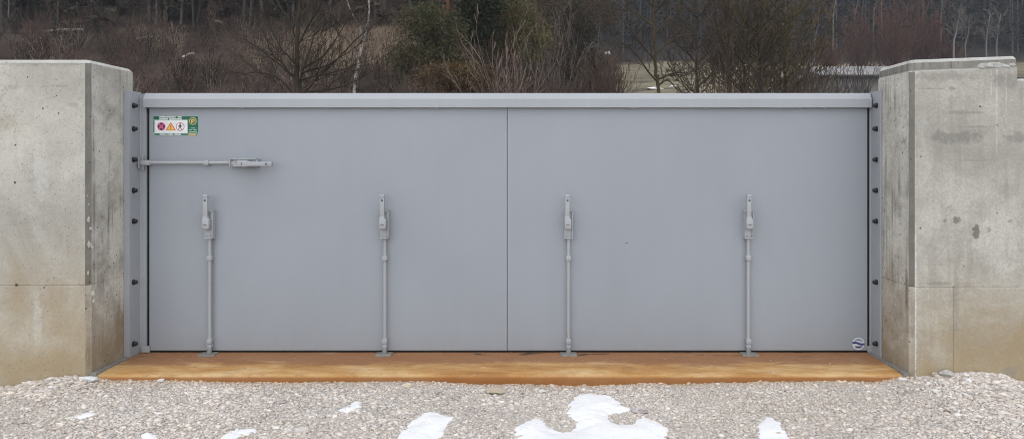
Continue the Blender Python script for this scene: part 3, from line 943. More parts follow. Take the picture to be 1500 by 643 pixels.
# ------------------------------------------------------------------ gravel
def build_gravel():
    rng = np.random.default_rng(21)
    bm = bmesh.new(); bmesh.ops.create_icosphere(bm, subdivisions=1, radius=1.0)
    iv = np.array([v.co[:] for v in bm.verts]); if_ = np.array([[v.index for v in f.verts] for f in bm.faces]); bm.free()
    ov = np.array([(1, 0, 0), (0, 1, 0), (-1, 0, 0), (0, -1, 0), (0, 0, 1), (0, 0, -1)], float)
    of = np.array([(0, 1, 4), (1, 2, 4), (2, 3, 4), (3, 0, 4), (1, 0, 5), (2, 1, 5), (3, 2, 5), (0, 3, 5)])
    def layer(bv, bf, NS, mean, sig, lo, hi, flat_):
        m = int(NS * .88)
        x = np.concatenate([rng.uniform(-4.7, 4.3, m), rng.uniform(-6.2, 6.0, NS - m)])
        y = np.concatenate([rng.uniform(-2.05, -0.56, m), rng.uniform(-3.0, -0.60, NS - m)])
        sz = np.exp(rng.normal(math.log(mean), sig, NS))
        mound = np.exp(-((x + 3.75) / 0.55) ** 2 - ((y + 0.72) / 0.3) ** 2) + np.exp(-((x - 3.3) / 0.5) ** 2 - ((y + 0.75) / 0.4) ** 2)
        loose = 0.5 + 0.5 * vnoise(x * 1.7 + 2, y * 3.4, 14)           # compacted, dusty areas in between
        sz = np.clip(sz * (1 + 0.6 * mound) * (0.80 + 0.40 * np.clip(loose + mound, 0, 1)), lo, hi)
        keep = ~((y > -0.625 - 0.2 * sz) & ((x < XL) | (x > XR)))
        keep &= ~((y > -0.60) & (rng.random(NS) < 0.6))
        if hi > 0.02: keep &= rng.random(NS) < (0.62 + 0.38 * np.clip(loose * 1.3 + mound, 0, 1))
        x, y, sz = x[keep], y[keep], sz[keep]
        z = gravel_z(x, y)
        if hi > 0.02:       # a few stones kicked up onto the slab
            q = 46
            x = np.concatenate([x, rng.uniform(XL + .1, XR - .1, q)]); y = np.concatenate([y, -0.60 + 0.5 * rng.random(q) ** 2.2])
            sz = np.concatenate([sz, rng.uniform(.004, .009, q)]); z = np.concatenate([z, np.where(y[-q:] < -.5, -0.014, -0.004)])
        n = len(x); nv = len(bv)
        S = sz[:, None] * np.stack([rng.uniform(0.8, 1.6, n), rng.uniform(0.7, 1.2, n), rng.uniform(*flat_, n)], 1)
        P = (bv[None] * (1 + rng.uniform(-0.28, 0.28, (n, nv, 1))) + rng.uniform(-.17, .17, (n, nv, 3))) * S[:, None, :]
        yaw = rng.uniform(0, 2 * math.pi, n); tilt = rng.normal(0, 0.28, n)
        c, s = np.cos(tilt)[:, None], np.sin(tilt)[:, None]
        P = np.stack([P[..., 0], P[..., 1] * c - P[..., 2] * s, P[..., 1] * s + P[..., 2] * c], -1)
        c, s = np.cos(yaw)[:, None], np.sin(yaw)[:, None]
        P = np.stack([P[..., 0] * c - P[..., 1] * s, P[..., 0] * s + P[..., 1] * c, P[..., 2]], -1)
        P += np.stack([x, y, z + S[:, 2] * rng.uniform(0.05, 0.55, n)], 1)[:, None]
        Fc = (bf[None] + (np.arange(n) * nv)[:, None, None]).reshape(-1, 3)
        v = np.exp(rng.normal(-0.02, 0.16, n)); warm = rng.normal(0, 0.02, n)
        C = np.array([0.610, 0.552, 0.500])[None] * (v * (1 + 0.09 * vnoise(x * 2.2, y * 3.1, 9) + 0.07 * vnoise(x * 6.1, y * 8.3, 12)))[:, None]
        tan = np.clip(vnoise(x * 1.3 + 4, y * 2.9, 17), 0, 1) * 0.30
        C = C * (1 - tan[:, None]) + np.array([0.50, 0.43, 0.35]) * tan[:, None]
        C[:, 0] *= 1 + warm; C[:, 2] *= 1 - warm * 1.3
        ws = rng.random(n) < 0.055; C[ws] = np.array([0.70, 0.66, 0.61]) * rng.uniform(.85, 1.1, (ws.sum(), 1))
        ds = (rng.random(n) < 0.04) & (sz < 0.012); C[ds] *= 0.5
        oc = np.exp(-np.clip(-0.64 - y, 0, None) / 0.05) * ((x > XL) & (x < XR)) * 0.5
        C = np.clip(C * (1 - oc[:, None]) + np.array([0.44, 0.29, 0.15]) * oc[:, None], 0.05, 0.8)
        return P.reshape(-1, 3), Fc, np.repeat(C, nv, 0)
    A = layer(iv, if_, 44000, 0.0087, 0.38, 0.005, 0.027, (0.30, 0.60))
    B = layer(ov, of, 52000, 0.0062, 0.30, 0.003, 0.012, (0.45, 0.85))
    V = np.concatenate([A[0], B[0]]); Fc = np.concatenate([A[1], B[1] + len(A[0])]); C = np.concatenate([A[2], B[2]])
    return fast_mesh('gravel_stones', V, Fc, False, C)
tag(obj('gravel_stones', build_gravel(), m_stone), 'loose crushed pale limestone gravel in front of the gate', 'gravel', kind='stuff')

def ground_at(px, py):
    """photo point -> spot on the gravel"""
    for d in np.arange(3.6, 5.52, 0.004):
        x = (px - VX) / F * d; z = EYE - (py - VY) / F * d; y = d + CAMY
        if float(gravel_z(x, y)) >= z:
            return x, y, float(gravel_z(x, y))
    d = 5.5
    x = (px - VX) / F * d
    return x, YF - 0.02, float(gravel_z(x, YF - 0.02))

ROCKS = [  # px, py(base), width px, height px, tone, label
    (1388, 552, 19, 13, (0.47, 0.45, 0.43), 'rounded grey rock on the gravel heap against the right wall'),
    (1367, 550, 9, 7, (0.42, 0.37, 0.31), 'small tan stone beside the rounded grey rock at the right wall'),
    (725, 575, 30, 9, (0.44, 0.37, 0.29), 'flat tan stone lying before the middle of the threshold'),
    (597, 567, 15, 8, (0.62, 0.53, 0.42), 'cream angular stone near the orange threshold edge'),
    (936, 604, 26, 13, (0.46, 0.42, 0.41), 'pinkish grey lumpy rock at the tip of the big snow patch'),
    (130, 558, 26, 9, (0.68, 0.69, 0.68), 'white flat slab of stone at the left wall corner'),
    (47, 558, 14, 6, (0.58, 0.53, 0.49), 'pale beige stone farthest left along the left wall foot'),
    (73, 559, 11, 8, (0.62, 0.60, 0.57), 'pale stone at the left wall foot, right of the beige one'),
    (84, 562, 10, 5, (0.56, 0.53, 0.50), 'low light grey stone just right of the pale stone by the left wall'),
    (1445, 552, 10, 7, (0.60, 0.55, 0.50), 'pale stone high on the gravel heap at far right'),
    (441, 631, 20, 7, (0.62, 0.58, 0.55), 'long pale stone lying right of the thin snow sliver'),
    (425, 632, 9, 6, (0.56, 0.52, 0.49), 'small light stone left of the long pale stone'),
    (181, 602, 11, 6, (0.58, 0.55, 0.53), 'light pebble on open gravel at left, inward of the white streak'),
    (1056, 641, 10, 7, (0.66, 0.63, 0.60), 'white stone at the lower edge, left of the right snow tongue'),
    (1273, 585, 10, 4, (0.64, 0.60, 0.55), 'flat whitish chip on the open gravel at right'),
    (1375, 631, 9, 6, (0.62, 0.56, 0.50), 'pale stone low at right below the dark gravel scrape'),
    (1388, 605, 11, 6, (0.24, 0.19, 0.15), 'dark brown stone beside the gravel scrape at right'),
    (1321, 558, 14, 6, (0.64, 0.63, 0.61), 'white stone at the right end of the threshold'),
    (795, 575, 11, 6, (0.60, 0.56, 0.51), 'pale stone between the tan slab and the big snow patch'),
    (240, 557, 13, 6, (0.62, 0.60, 0.58), 'whitish stone touching the left part of the threshold edge'),
    (1440, 590, 12, 6, (0.55, 0.53, 0.51), 'light grey stone on the slope of the far right heap'),
    (83, 602, 11, 6, (0.64, 0.62, 0.60), 'bright stone on the gravel left of the white streak'),
]
for i, (px, py, wpx, hpx, tone, lab) in enumerate(ROCKS):
    x, y, z = ground_at(px, py)
    k = (y - CAMY) / F
    sx = wpx * k / 2; szz = hpx * k / 2
    o = lump('stone', (x, min(y + sx * 0.2, YF - sx * 0.55 - 0.01) if (x < XL or x > XR) else min(y, YF - sx * 0.5), z + szz * 0.75), sx * 1.05, min(sx * 0.75, 0.06), szz, 100 + i, m_stone, None, 3, 0.20, tone, 7)
    o.rotation_euler = (0, 0, 0)
    tag(o, lab, 'stone', 'larger stones on the gravel')

# ------------------------------------------------------------------ snow patches
def snow_patch(pix, h, label, seed):
    P = []
    for px, py in pix:
        if py < 640:
            x, y, z = ground_at(px, py)
        else:                      # carried on past the lower edge of the picture
            d = F * (EYE + 0.085) / (py - VY)
            x, y = (px - VX) / F * d, d + CAMY
        P.append((x, y))
    # smooth and roughen the outline
    A = np.array(P)
    for _ in range(2):
        B = np.roll(A, -1, 0)
        A = np.stack([0.75 * A + 0.25 * B, 0.25 * A + 0.75 * B], 1).reshape(-1, 2)
    x0, y0 = A.min(0) - 0.05; x1, y1 = A.max(0) + 0.05
    st = 0.010
    xs = np.arange(x0, x1, st); ys = np.arange(y0, y1, st)
    X, Y_ = np.meshgrid(xs, ys)
    px, py = X.ravel(), Y_.ravel()
    inside = np.zeros(len(px), bool); dmin = np.full(len(px), 9.0)
    B = np.roll(A, -1, 0)
    for a, b_ in zip(A, B):
        e = b_ - a; L2 = e @ e + 1e-12
        t = np.clip(((px - a[0]) * e[0] + (py - a[1]) * e[1]) / L2, 0, 1)
        dmin = np.minimum(dmin, np.hypot(px - a[0] - t * e[0], py - a[1] - t * e[1]))
        cr = ((a[1] > py) != (b_[1] > py)) & (px < (b_[0] - a[0]) * (py - a[1]) / (b_[1] - a[1] + 1e-12) + a[0])
        inside ^= cr
    sd_ = np.where(inside, dmin, -dmin)
    sd_ = sd_ + 0.014 * vnoise(px * 26, py * 32, seed) + 0.010 * vnoise(px * 85, py * 95, seed + 1)
    prof = np.where(sd_ > 0, np.power(np.clip(sd_ / 0.13, 0, 1), 0.85) * h, sd_ * 0.8)
    mott = (0.005 * vnoise(px * 9, py * 12, seed + 2) + 0.0015 * vnoise(px * 40, py * 36, seed + 3)) * np.clip(sd_ / 0.04, 0, 1)
    Z = gravel_z(px, py) + 0.0065 + prof + mott
    nx, ny = len(xs), len(ys)
    V = np.stack([px, py, Z], 1)
    i = (np.arange(ny - 1)[:, None] * nx + np.arange(nx - 1)[None]).ravel()
    Fc = np.stack([i, i + 1, i + nx + 1, i + nx], 1)
    Fc = Fc[(sd_[Fc] > -0.022).all(1)]
    used = np.unique(Fc); remap = -np.ones(len(V), int); remap[used] = np.arange(len(used))
    V = V[used]
    c = V.mean(0); c[2] = V[:, 2].min()
    o = obj('snow_patch', fast_mesh('snow_patch', V - c, remap[Fc], True), m_snow, None, tuple(c))
    tag(o, label, 'snow patch', 'melting snow patches on the gravel')
snow_patch([(752, 630), (768, 620), (786, 612), (796, 616), (801, 627), (812, 633), (832, 634), (846, 630), (848, 620), (838, 611), (826, 607), (838, 600), (834, 592), (846, 580), (864, 577), (890, 580), (904, 588), (911, 596), (923, 598), (924, 602), (910, 603), (896, 606), (889, 612), (893, 620), (908, 624), (930, 623), (934, 615), (946, 612), (962, 618), (978, 628), (974, 640), (972, 652), (955, 668), (900, 682), (840, 690), (785, 676), (765, 650)], 0.030, 'largest white snow patch, branching, lower centre of the gravel', 3)
snow_patch([(580, 645), (592, 632), (602, 618), (622, 606), (638, 604), (650, 610), (668, 613), (652, 624), (645, 638), (640, 660), (612, 676), (585, 664)], 0.027, 'pointed white snow patch left of the largest one', 13)
snow_patch([(1116, 616), (1124, 611), (1134, 614), (1142, 624), (1150, 634), (1157, 648), (1160, 672), (1136, 684), (1114, 662), (1110, 636)], 0.026, 'tongue of melting snow at lower right on the gravel', 23)
snow_patch([(326, 640), (340, 632), (358, 629), (379, 628), (372, 635), (352, 641), (336, 652), (322, 654)], 0.018, 'thin sliver of snow at the lower left edge', 33)
snow_patch([(497, 600), (508, 596), (522, 589), (531, 591), (524, 598), (512, 605), (500, 606)], 0.014, 'small snow scrap above the pointed snow patch', 43)
snow_patch([(106, 610), (122, 606), (138, 604), (141, 608), (126, 612), (110, 614)], 0.012, 'narrow white streak of snow on the left gravel', 53)
snow_patch([(206, 640), (214, 635), (228, 637), (226, 645), (212, 648)], 0.012, 'tiny snow remnant at the bottom edge between streak and sliver', 63)

# ------------------------------------------------------------------ vegetation tools
def segs_mesh(name, S, sides=3, col=None):
    """S (n,8): p0 xyz, p1 xyz, r0, r1 ; col (n,3) or None"""
    S = np.asarray(S, float)
    P0, P1, R0, R1 = S[:, :3], S[:, 3:6], S[:, 6], S[:, 7]
    D = P1 - P0
    Ln = np.linalg.norm(D, axis=1, keepdims=True) + 1e-9
    D = D / Ln
    ref = np.where(np.abs(D[:, 2:3]) > 0.9, np.array([[1.0, 0, 0]]), np.array([[0, 0, 1.0]]))
    U = np.cross(D, ref); U /= np.linalg.norm(U, axis=1, keepdims=True) + 1e-9
    W = np.cross(D, U)
    n = len(S)
    V = np.zeros((n, 2 * sides, 3))
    ext = D * (R0[:, None] * 0.25)
    for k in range(sides):
        a = 2 * math.pi * k / sides
        off = U * math.cos(a) + W * math.sin(a)
        V[:, k] = P0 - ext + off * R0[:, None]
        V[:, sides + k] = P1 + ext + off * R1[:, None]
    f = np.array([[k, (k + 1) % sides, sides + (k + 1) % sides, sides + k] for k in range(sides)])
    Fc = (f[None] + (np.arange(n) * 2 * sides)[:, None, None]).reshape(-1, 4)
    c = None if col is None else np.repeat(np.broadcast_to(col, (n, 3)), 2 * sides, 0)
    return V.reshape(-1, 3), Fc, c

RMIN = [0.002]
def grow(out, p, d, length, r, depth, rng, up=0.15, wander=0.25, kids=4, spread=0.7, nseg=4, ratio=0.6, start=0.2):
    """one branch as a chain of segments, then its side branches"""
    p = np.array(p, float); d = np.array(d, float); d /= np.linalg.norm(d)
    pts = [p]; dirs = [d]
    for k in range(nseg):
        d = d + rng.normal(0, wander, 3) * 0.6 + np.array([0, 0, up])
        d /= np.linalg.norm(d)
        p = p + d * length / nseg
        pts.append(p); dirs.append(d)
    for k in range(nseg):
        r0 = r * (1 - 0.75 * k / nseg); r1 = r * (1 - 0.75 * (k + 1) / nseg)
        out.append((*pts[k], *pts[k + 1], max(r0, RMIN[0]), max(r1, RMIN[0] * .8)))
    if depth <= 0: return
    for c in range(kids):
        t = start + (1 - start) * (c + rng.uniform(0, 1)) / kids
        k = min(int(t * nseg), nseg - 1); fr = t * nseg - k
        q = pts[k] * (1 - fr) + pts[k + 1] * fr
        ax = rng.normal(0, 1, 3); ax -= ax @ dirs[k + 1] * dirs[k + 1]; ax /= np.linalg.norm(ax) + 1e-9
        nd = dirs[k + 1] * math.cos(spread) + ax * math.sin(spread)
        grow(out, q, nd, length * ratio * rng.uniform(0.6, 1.1) * (1 - 0.35 * t), r * (1 - 0.7 * t) * 0.55, depth - 1, rng, up, wander, max(2, kids - 1), spread, max(2, nseg - 1), ratio, start)

def shrub_segs(seed, stems=9, h=1.6, r=0.012, depth=2, kids=4, lean=0.5, spread=0.5, up=0.2, ratio=0.5):
    rng = np.random.default_rng(seed)
    out = []
    for i in range(stems):
        a = rng.uniform(0, 2 * math.pi); l = rng.uniform(0.05, lean)
        d = np.array([math.cos(a) * l, math.sin(a) * l, 1.0])
        grow(out, (math.cos(a) * 0.12 * rng.random(), math.sin(a) * 0.12 * rng.random(), -0.05), d, h * rng.uniform(0.6, 1.1), r * rng.uniform(.6, 1.2), depth, rng, up, 0.22, kids, spread, 4, ratio)
    return np.array(out)

def place_segs(S, loc, yaw, sc, rs=None):
    c, s = math.cos(yaw) * sc, math.sin(yaw) * sc
    T = S.copy()
    for o in (0, 3):
        x, y = S[:, o], S[:, o + 1]
        T[:, o] = x * c - y * s + loc[0]
        T[:, o + 1] = x * s + y * c + loc[1]
        T[:, o + 2] = S[:, o + 2] * sc + loc[2]
    T[:, 6:8] = S[:, 6:8] * (sc if rs is None else rs)
    return T

def tone_obj(name, V, Fc, C, mat, parent=None, loc=None):
    return obj(name, fast_mesh(name, V, Fc, False, C), mat, parent, loc)

def tree_thing(name, label, cat, base, S_trunk, S_twigs, c_trunk, c_twig, group=None, jitter=0.2, seed=0, leaves=None, leafmat=None):
    """S_* in world coordinates"""
    rng = np.random.default_rng(seed + 500)
    root = empty(name, base)
    tag(root, label, cat, group)
    off = np.array([*base, *base, 0, 0])
    if S_trunk is not None and len(S_trunk):
        V, Fc, C = segs_mesh('trunk', np.asarray(S_trunk) - off, 7, np.array(c_trunk))
        o = tone_obj('trunk', V, Fc, C, m_twig, root)
    if S_twigs is not None and len(S_twigs):
        n = len(S_twigs)
        cc = np.array(c_twig)[None] * np.exp(rng.normal(0, jitter, (n, 1)))
        V, Fc, C = segs_mesh('crown', np.asarray(S_twigs) - off, 3, cc)
        tone_obj('crown', V, Fc, C, m_twig, root)
    if leaves is not None:
        V, Fc, C = leaves
        tone_obj('foliage', V - np.array(base), Fc, C, leafmat or m_needle, root)
    return root

def ray_pt(px, py, d):
    return np.array([(px - VX) / F * d, d + CAMY, EYE + (VY - py) / F * d])

def base_at(px, d):
    x = (px - VX) / F * d; y = d + CAMY
    return (x, y, float(hill_z(x, y)) - 0.03)

def chain(pts, radii):
    return [(*pts[i], *pts[i + 1], radii[i], radii[i + 1]) for i in range(len(pts) - 1)]

def refine(pts, n=3, jit=0.0, rng=None):
    """Catmull-Rom through the points"""
    P = [np.array(p, float) for p in pts]
    P = [2 * P[0] - P[1]] + P + [2 * P[-1] - P[-2]]
    out = []
    for i in range(1, len(P) - 2):
        for k in range(n):
            t = k / n
            q = 0.5 * (2 * P[i] + (P[i + 1] - P[i - 1]) * t + (2 * P[i - 1] - 5 * P[i] + 4 * P[i + 1] - P[i + 2]) * t * t + (3 * P[i] - P[i - 1] - 3 * P[i + 1] + P[i + 2]) * t ** 3)
            if jit and rng is not None: q = q + rng.normal(0, jit, 3)
            out.append(q)
    out.append(P[-2])
    return out

def drawn_tree(name, label, px_base, d, trunk, limbs, c_trunk, c_twig, seed, twig_len=0.7, kids=7, dep=2, group=None, thick=1.0, up=0.12, fine=.00030):
    """a tree whose main limbs follow given courses (photo points at distance d, with real depth added), twigs grown on them"""
    RMIN[0] = fine * d
    rng = np.random.default_rng(seed)
    base = base_at(px_base, d)
    T, W = [], []
    k = d / F
    b = np.array(base)
    tp = [b] + [ray_pt(px, py, d) for px, py, _ in trunk]
    tr = [trunk[0][2] * k * 0.62] + [r * k * 0.5 for _, _, r in trunk]
    pts = refine(tp, 3, 0.01, rng); rad = np.interp(np.linspace(0, 1, len(pts)), np.linspace(0, 1, len(tr)), tr)
    T += chain(pts, rad)
    for limb in limbs:
        dz = rng.uniform(-1, 1)
        L = [ray_pt(px, py, d + dz * 0.045 * d * (i / max(1, len(limb) - 1))) for i, (px, py) in enumerate(limb)]
        pts = refine(L, 3, 0.008, rng)
        r0 = 0.5 * 3.2 * k * thick; rad = np.linspace(r0, r0 * 0.28, len(pts))
        T += chain(pts, rad)
        for j in range(kids):
            i = rng.integers(1, len(pts) - 1)
            dd = pts[i + 1] - pts[i] if i + 1 < len(pts) else pts[i] - pts[i - 1]
            dd = dd / np.linalg.norm(dd)
            ax = rng.normal(0, 1, 3); ax -= ax @ dd * dd; ax /= np.linalg.norm(ax)
            grow(W, pts[i], dd * 0.72 + ax * 0.7, twig_len * rng.uniform(.5, 1.2), rad[i] * 0.5, dep, rng, up, 0.22, 4, 0.6, 4, 0.55)
        grow(W, pts[-1], pts[-1] - pts[-2], twig_len, rad[-1], dep, rng, up, 0.2, 4, 0.55, 4, 0.55)
    return tree_thing(name, label, 'tree', base, T, W, c_trunk, c_twig, group, 0.25, seed)

# ------------------------------------------------------------------ scrub on the slope (one mass)
def build_scrub():
    rng = np.random.default_rng(77)
    RMIN[0] = 0.0095
    protos = [shrub_segs(s, 7, 1.5, 0.011, 2, 4, 0.7, 0.55, 0.12, 0.5) for s in range(5)] + [shrub_segs(20 + s, 12, 1.1, 0.008, 1, 5, 0.5, 0.45, 0.1, 0.5) for s in range(3)]
    tones = np.array([(0.078, 0.052, 0.043), (0.095, 0.058, 0.048), (0.085, 0.070, 0.047), (0.026, 0.020, 0.017), (0.16, 0.127, 0.098)])
    VV, FF, CC, base = [], [], [], 0
    N = 0
    while N < 700:
        y = 15 + 34 * rng.random() ** 1.1
        x = rng.uniform(-0.80, 0.10) * (y + 6)
        if ((x + 9.6) / 3.6) ** 2 + ((y - 31) / 4.2) ** 2 < 1 and rng.random() < 0.8: continue
        if x > 4.5: continue
        S = protos[rng.integers(len(protos))]
        sel = rng.random(len(S)) < 0.52
        S = place_segs(S[sel], (x, y, float(hill_z(x, y))), rng.uniform(0, 6.3), rng.uniform(0.6, 1.35), 1.0)
        t = tones[rng.choice(5, p=[.28, .24, .16, .22, .10])] * rng.uniform(.6, 1.5)
        V, Fc, C = segs_mesh('', S, 3, t)
        VV.append(V); FF.append(Fc + base); CC.append(C); base += len(V); N += 1
    return fast_mesh('brown_scrub', np.concatenate(VV), np.concatenate(FF), False, np.concatenate(CC))
tag(obj('brown_scrub', build_scrub(), m_twig), 'leafless brown scrub covering the slope behind the gate', 'scrub', kind='stuff')

def build_grass():
    rng = np.random.default_rng(5)
    n = 6000
    x = rng.normal(-8.8, 2.2, n); y = rng.normal(31.0, 3.0, n)
    z = hill_z(x, y)
    h = rng.uniform(0.15, 0.5, n)
    S = np.zeros((n, 8))
    S[:, 0], S[:, 1], S[:, 2] = x, y, z - 0.02
    S[:, 3], S[:, 4], S[:, 5] = x + rng.normal(0, .18, n), y + rng.normal(0, .15, n), z + h
    S[:, 6] = 0.010; S[:, 7] = 0.003
    C = np.array([0.24, 0.185, 0.13])[None] * np.exp(rng.normal(0, .3, (n, 1)))
    V, Fc, C = segs_mesh('', S, 3, C)
    return fast_mesh('dry_grass', V, Fc, False, C)
tag(obj('dry_grass', build_grass(), m_twig), 'bleached dry grass in a clearing on the slope', 'grass', kind='stuff')

# fallen logs on the slope
m_log = tone_mat('weathered_log', 0.85, 0.2, 14, 0.4)
for i, (px0, py0, px1, py1, rpx, tone, lab) in enumerate([
        (66, 51, 122, 50, 2.0, (0.25, 0.225, 0.20), 'long pale fallen log above the left wall'),
        (268, 90, 284, 85, 2.4, (0.36, 0.32, 0.29), 'short white broken log on the brown slope behind the gate'),
        (312, 36, 326, 38, 2.0, (0.20, 0.18, 0.16), 'short grey log high on the slope left of the spreading tree'),
        (200, 62, 226, 60, 1.6, (0.16, 0.14, 0.125), 'dim grey log half hidden in scrub over the left post'),
        (570, 101, 598, 99, 1.4, (0.17, 0.14, 0.12), 'thin bent fallen branch right of the birch')]):
    a = hill_hit(px0, py0); b_ = hill_hit(px1, py1)
    a = np.array(a); b_ = np.array(b_)
    b_[1] = a[1] + np.clip(b_[1] - a[1], -1.0, 1.0); b_[2] = float(hill_z(b_[0], b_[1]))
    r = rpx * (a[1] + 6.12) / F
    lift = np.array([0, 0, r * 0.6 + 0.12])
    mid = (a + b_) / 2 + np.array([0, 0, 0.06])
    pts = refine([a + lift, mid + lift, b_ + lift], 4, 0.01, RNG)
    T = chain(pts, np.linspace(r, r * 0.7, len(pts)))
    c = tuple(a)
    V, Fc, C = segs_mesh('', np.array(T) - np.array([*c, *c, 0, 0]), 8, np.array(tone))
    o = tone_obj('fallen_log', V, Fc, C, m_log, None, c)
    tag(o, lab, 'log', 'logs lying on the slope')

# ------------------------------------------------------------------ conifers
def conifer_faces(seed, H=14.0, clear=0.3, rad=2.2, nwh=26, per=7, droop=0.35, nj=5, ns=2, wide=.28):
    """drooping spruce branches built of many narrow needle sprays"""
    rng = np.random.default_rng(seed)
    V, Fc, C = [], [], []
    for wv in range(nwh):
        t = wv / (nwh - 1)
        z = H * (clear + (1 - clear) * t)
        R = rad * (1 - t) ** 0.8 * rng.uniform(.75, 1.15) + 0.15
        for k in range(per):
            a = rng.uniform(0, 2 * math.pi)
            L = R * rng.uniform(.6, 1.1)
            tone = np.array([0.022, 0.024, 0.019]) * rng.uniform(.6, 1.5)
            for j in range(nj):
                f = (j + rng.uniform(.3, 1)) / nj
                c = np.array([math.cos(a) * L * f, math.sin(a) * L * f, z - droop * L * f * f + rng.normal(0, .08)])
                for s in range(ns):
                    aa = a + rng.normal(0, .9); l = 0.5 * L * 0.5 + 0.2
                    tip = c + np.array([math.cos(aa) * l, math.sin(aa) * l, -0.35 * l + rng.normal(0, .1)])
                    sd = np.array([-math.sin(aa), math.cos(aa), rng.normal(0, .5)]) * l * wide
                    i = len(V)
                    V += [c, (c + tip) / 2 + sd, tip, (c + tip) / 2 - sd * 0.8]
                    Fc.append((i, i + 1, i + 2, i + 3)); C += [tone] * 4
    return np.array(V), np.array(Fc), np.array(C)

def build_far_forest():
    rng = np.random.default_rng(31)
    fine = [conifer_faces(60 + s, 15, [.05, .3, .15, .2][s], [2.4, 2.0, 1.8, 2.6][s], 16, 4) for s in range(4)]
    rough = [conifer_faces(70 + s, 15, [.04, .22, .10, .16][s], [2.6, 2.2, 2.0, 2.8][s], 17, 4, nj=4, ns=1, wide=.36) for s in range(4)]
    VV, FF, CC, b = [], [], [], 0
    def add(x, y, sc, shade, protos=rough, hue=(1, 1, 1)):
        nonlocal b
        V, Fc, C = protos[rng.integers(4)]
        a = rng.uniform(0, 6.3); c, s = math.cos(a) * sc, math.sin(a) * sc
        z = float(hill_z(x, y))
        W = np.stack([V[:, 0] * c - V[:, 1] * s + x, V[:, 0] * s + V[:, 1] * c + y, V[:, 2] * sc + z], 1)
        VV.append(W); FF.append(Fc + b); CC.append(C * shade * np.array(hue)); b += len(W)
        # trunk
        S = np.array([(x, y, z - .2, x + rng.normal(0, .2), y, z + 7 * sc, .17 * sc, .12 * sc), (x, y, z + 7 * sc, x, y, z + 14 * sc, .12 * sc, .03)])
        V2, F2, C2 = segs_mesh('', S, 5, np.array([0.075, 0.066, 0.06]) * rng.uniform(.5, 1.6))
        VV.append(V2); FF.append(F2 + b); CC.append(C2); b += len(V2)
    for _ in range(540):               # valley side, far right
        y = 107 + 62 * rng.random() ** 1.3; x = rng.uniform(3, 0.78 * (y + 6))
        add(x, y, rng.uniform(.7, 1.25), rng.uniform(.8, 1.7))
    for _ in range(190):               # top of the near slope, left
        y = 35 + 30 * rng.random() ** 1.2; x = rng.uniform(-0.82, 0.02) * (y + 6)
        add(x, y, rng.uniform(.4, .8), rng.uniform(.8, 1.8), fine, (1.75, 1.5, 1.25))
    return fast_mesh('conifer_forest', np.concatenate(VV), np.concatenate(FF), False, np.concatenate(CC))
tag(obj('conifer_forest', build_far_forest(), m_needle), 'dark conifer forest closing off the slopes behind', 'forest', kind='stuff')

def clump_foliage(center, rx, ry, rz, n_clump, per, tone, seed, leaf=0.15, flatten=0.6):
    rng = np.random.default_rng(seed)
    # clumps biased to the shell of an uneven ellipsoid
    V, Fc, C = [], [], []
    u = rng.normal(0, 1, (n_clump, 3)); u /= np.linalg.norm(u, axis=1, keepdims=True)
    rr = rng.uniform(0.45, 1.0, n_clump) ** 0.5
    bump = 1 + 0.22 * np.sin(u[:, 0] * 5 + seed) * np.sin(u[:, 2] * 6 + seed * 2) + 0.12 * np.sin(u[:, 1] * 11 + seed)
    cen = u * (rr * bump)[:, None] * np.array([rx, ry, rz]) + np.array(center)
    n = n_clump * per
    cc = np.repeat(cen, per, 0) + rng.normal(0, 1, (n, 3)) * leaf * np.array([1.9, 1.9, 1.1])
    d = rng.normal(0, 1, (n, 3)) + np.repeat(u, per, 0) * 0.9 + np.array([0, 0, 0.25]); d /= np.linalg.norm(d, axis=1, keepdims=True)
    l = leaf * rng.uniform(.5, 1.3, n)
    sd_ = np.cross(d, rng.normal(0, 1, (n, 3))); sd_ /= np.linalg.norm(sd_, axis=1, keepdims=True) + 1e-9
    wd = l * 0.16
    A = cc; B = cc + d * l[:, None] * .55 + sd_ * wd[:, None]; T = cc + d * l[:, None]; D = cc + d * l[:, None] * .55 - sd_ * wd[:, None]
    V = np.stack([A, B, T, D], 1).reshape(-1, 3)
    Fc = np.arange(4 * n).reshape(-1, 4)
    ct = np.array(tone)[None] * np.exp(rng.normal(0, .30, (n_clump, 1))) * (1 + 0.15 * rng.normal(0, 1, (n_clump, 3)) * np.array([1, .4, .6]))
    C = np.repeat(np.repeat(np.clip(ct, 0.004, 1), per, 0), 4, 0)
    return V, Fc, C

def merge(*Ms):
    V, Fc, C, b = [], [], [], 0
    for v, f, c in Ms:
        V.append(v); Fc.append(f + b); C.append(c); b += len(v)
    return np.concatenate(V), np.concatenate(Fc), np.concatenate(C)

def evergreen(name, label, px, d, lobes, tone, seed, trunk_r=0.09, trunk_c=(0.06, 0.045, 0.038), top_py=None, dens=1.0):
    """lobes: (px, py, rx_px, rz_px) crown masses"""
    base = base_at(px, d)
    Ms = []; T = []; rng = np.random.default_rng(seed)
    k = d / F
    topz = base[2] + 1
    for i, (lx, ly, rx, rz) in enumerate(lobes):
        c = ray_pt(lx, ly, d + rng.uniform(-.6, .6))
        vol = (rx * k) * (rz * k)
        Ms.append(clump_foliage(c, rx * k, rx * k * 0.9, rz * k, int(150 * dens * max(.6, vol)), 46, tone, seed * 10 + i, leaf=0.105))
        topz = max(topz, c[2] + rz * k * 0.6)
        grow_p = np.array([base[0], base[1], max(base[2] + 0.5, c[2] - rz * k)])
        T += chain(refine([grow_p, (grow_p + c) / 2 + rng.normal(0, .05, 3), c], 3), np.linspace(trunk_r * .5, trunk_r * .15, 7))
    T += chain([np.array(base), np.array([base[0], base[1], topz])], [trunk_r, trunk_r * .4])
    return tree_thing(name, label, 'tree', base, T, None, trunk_c, trunk_c, 'evergreens behind the gate', .2, seed, merge(*Ms))

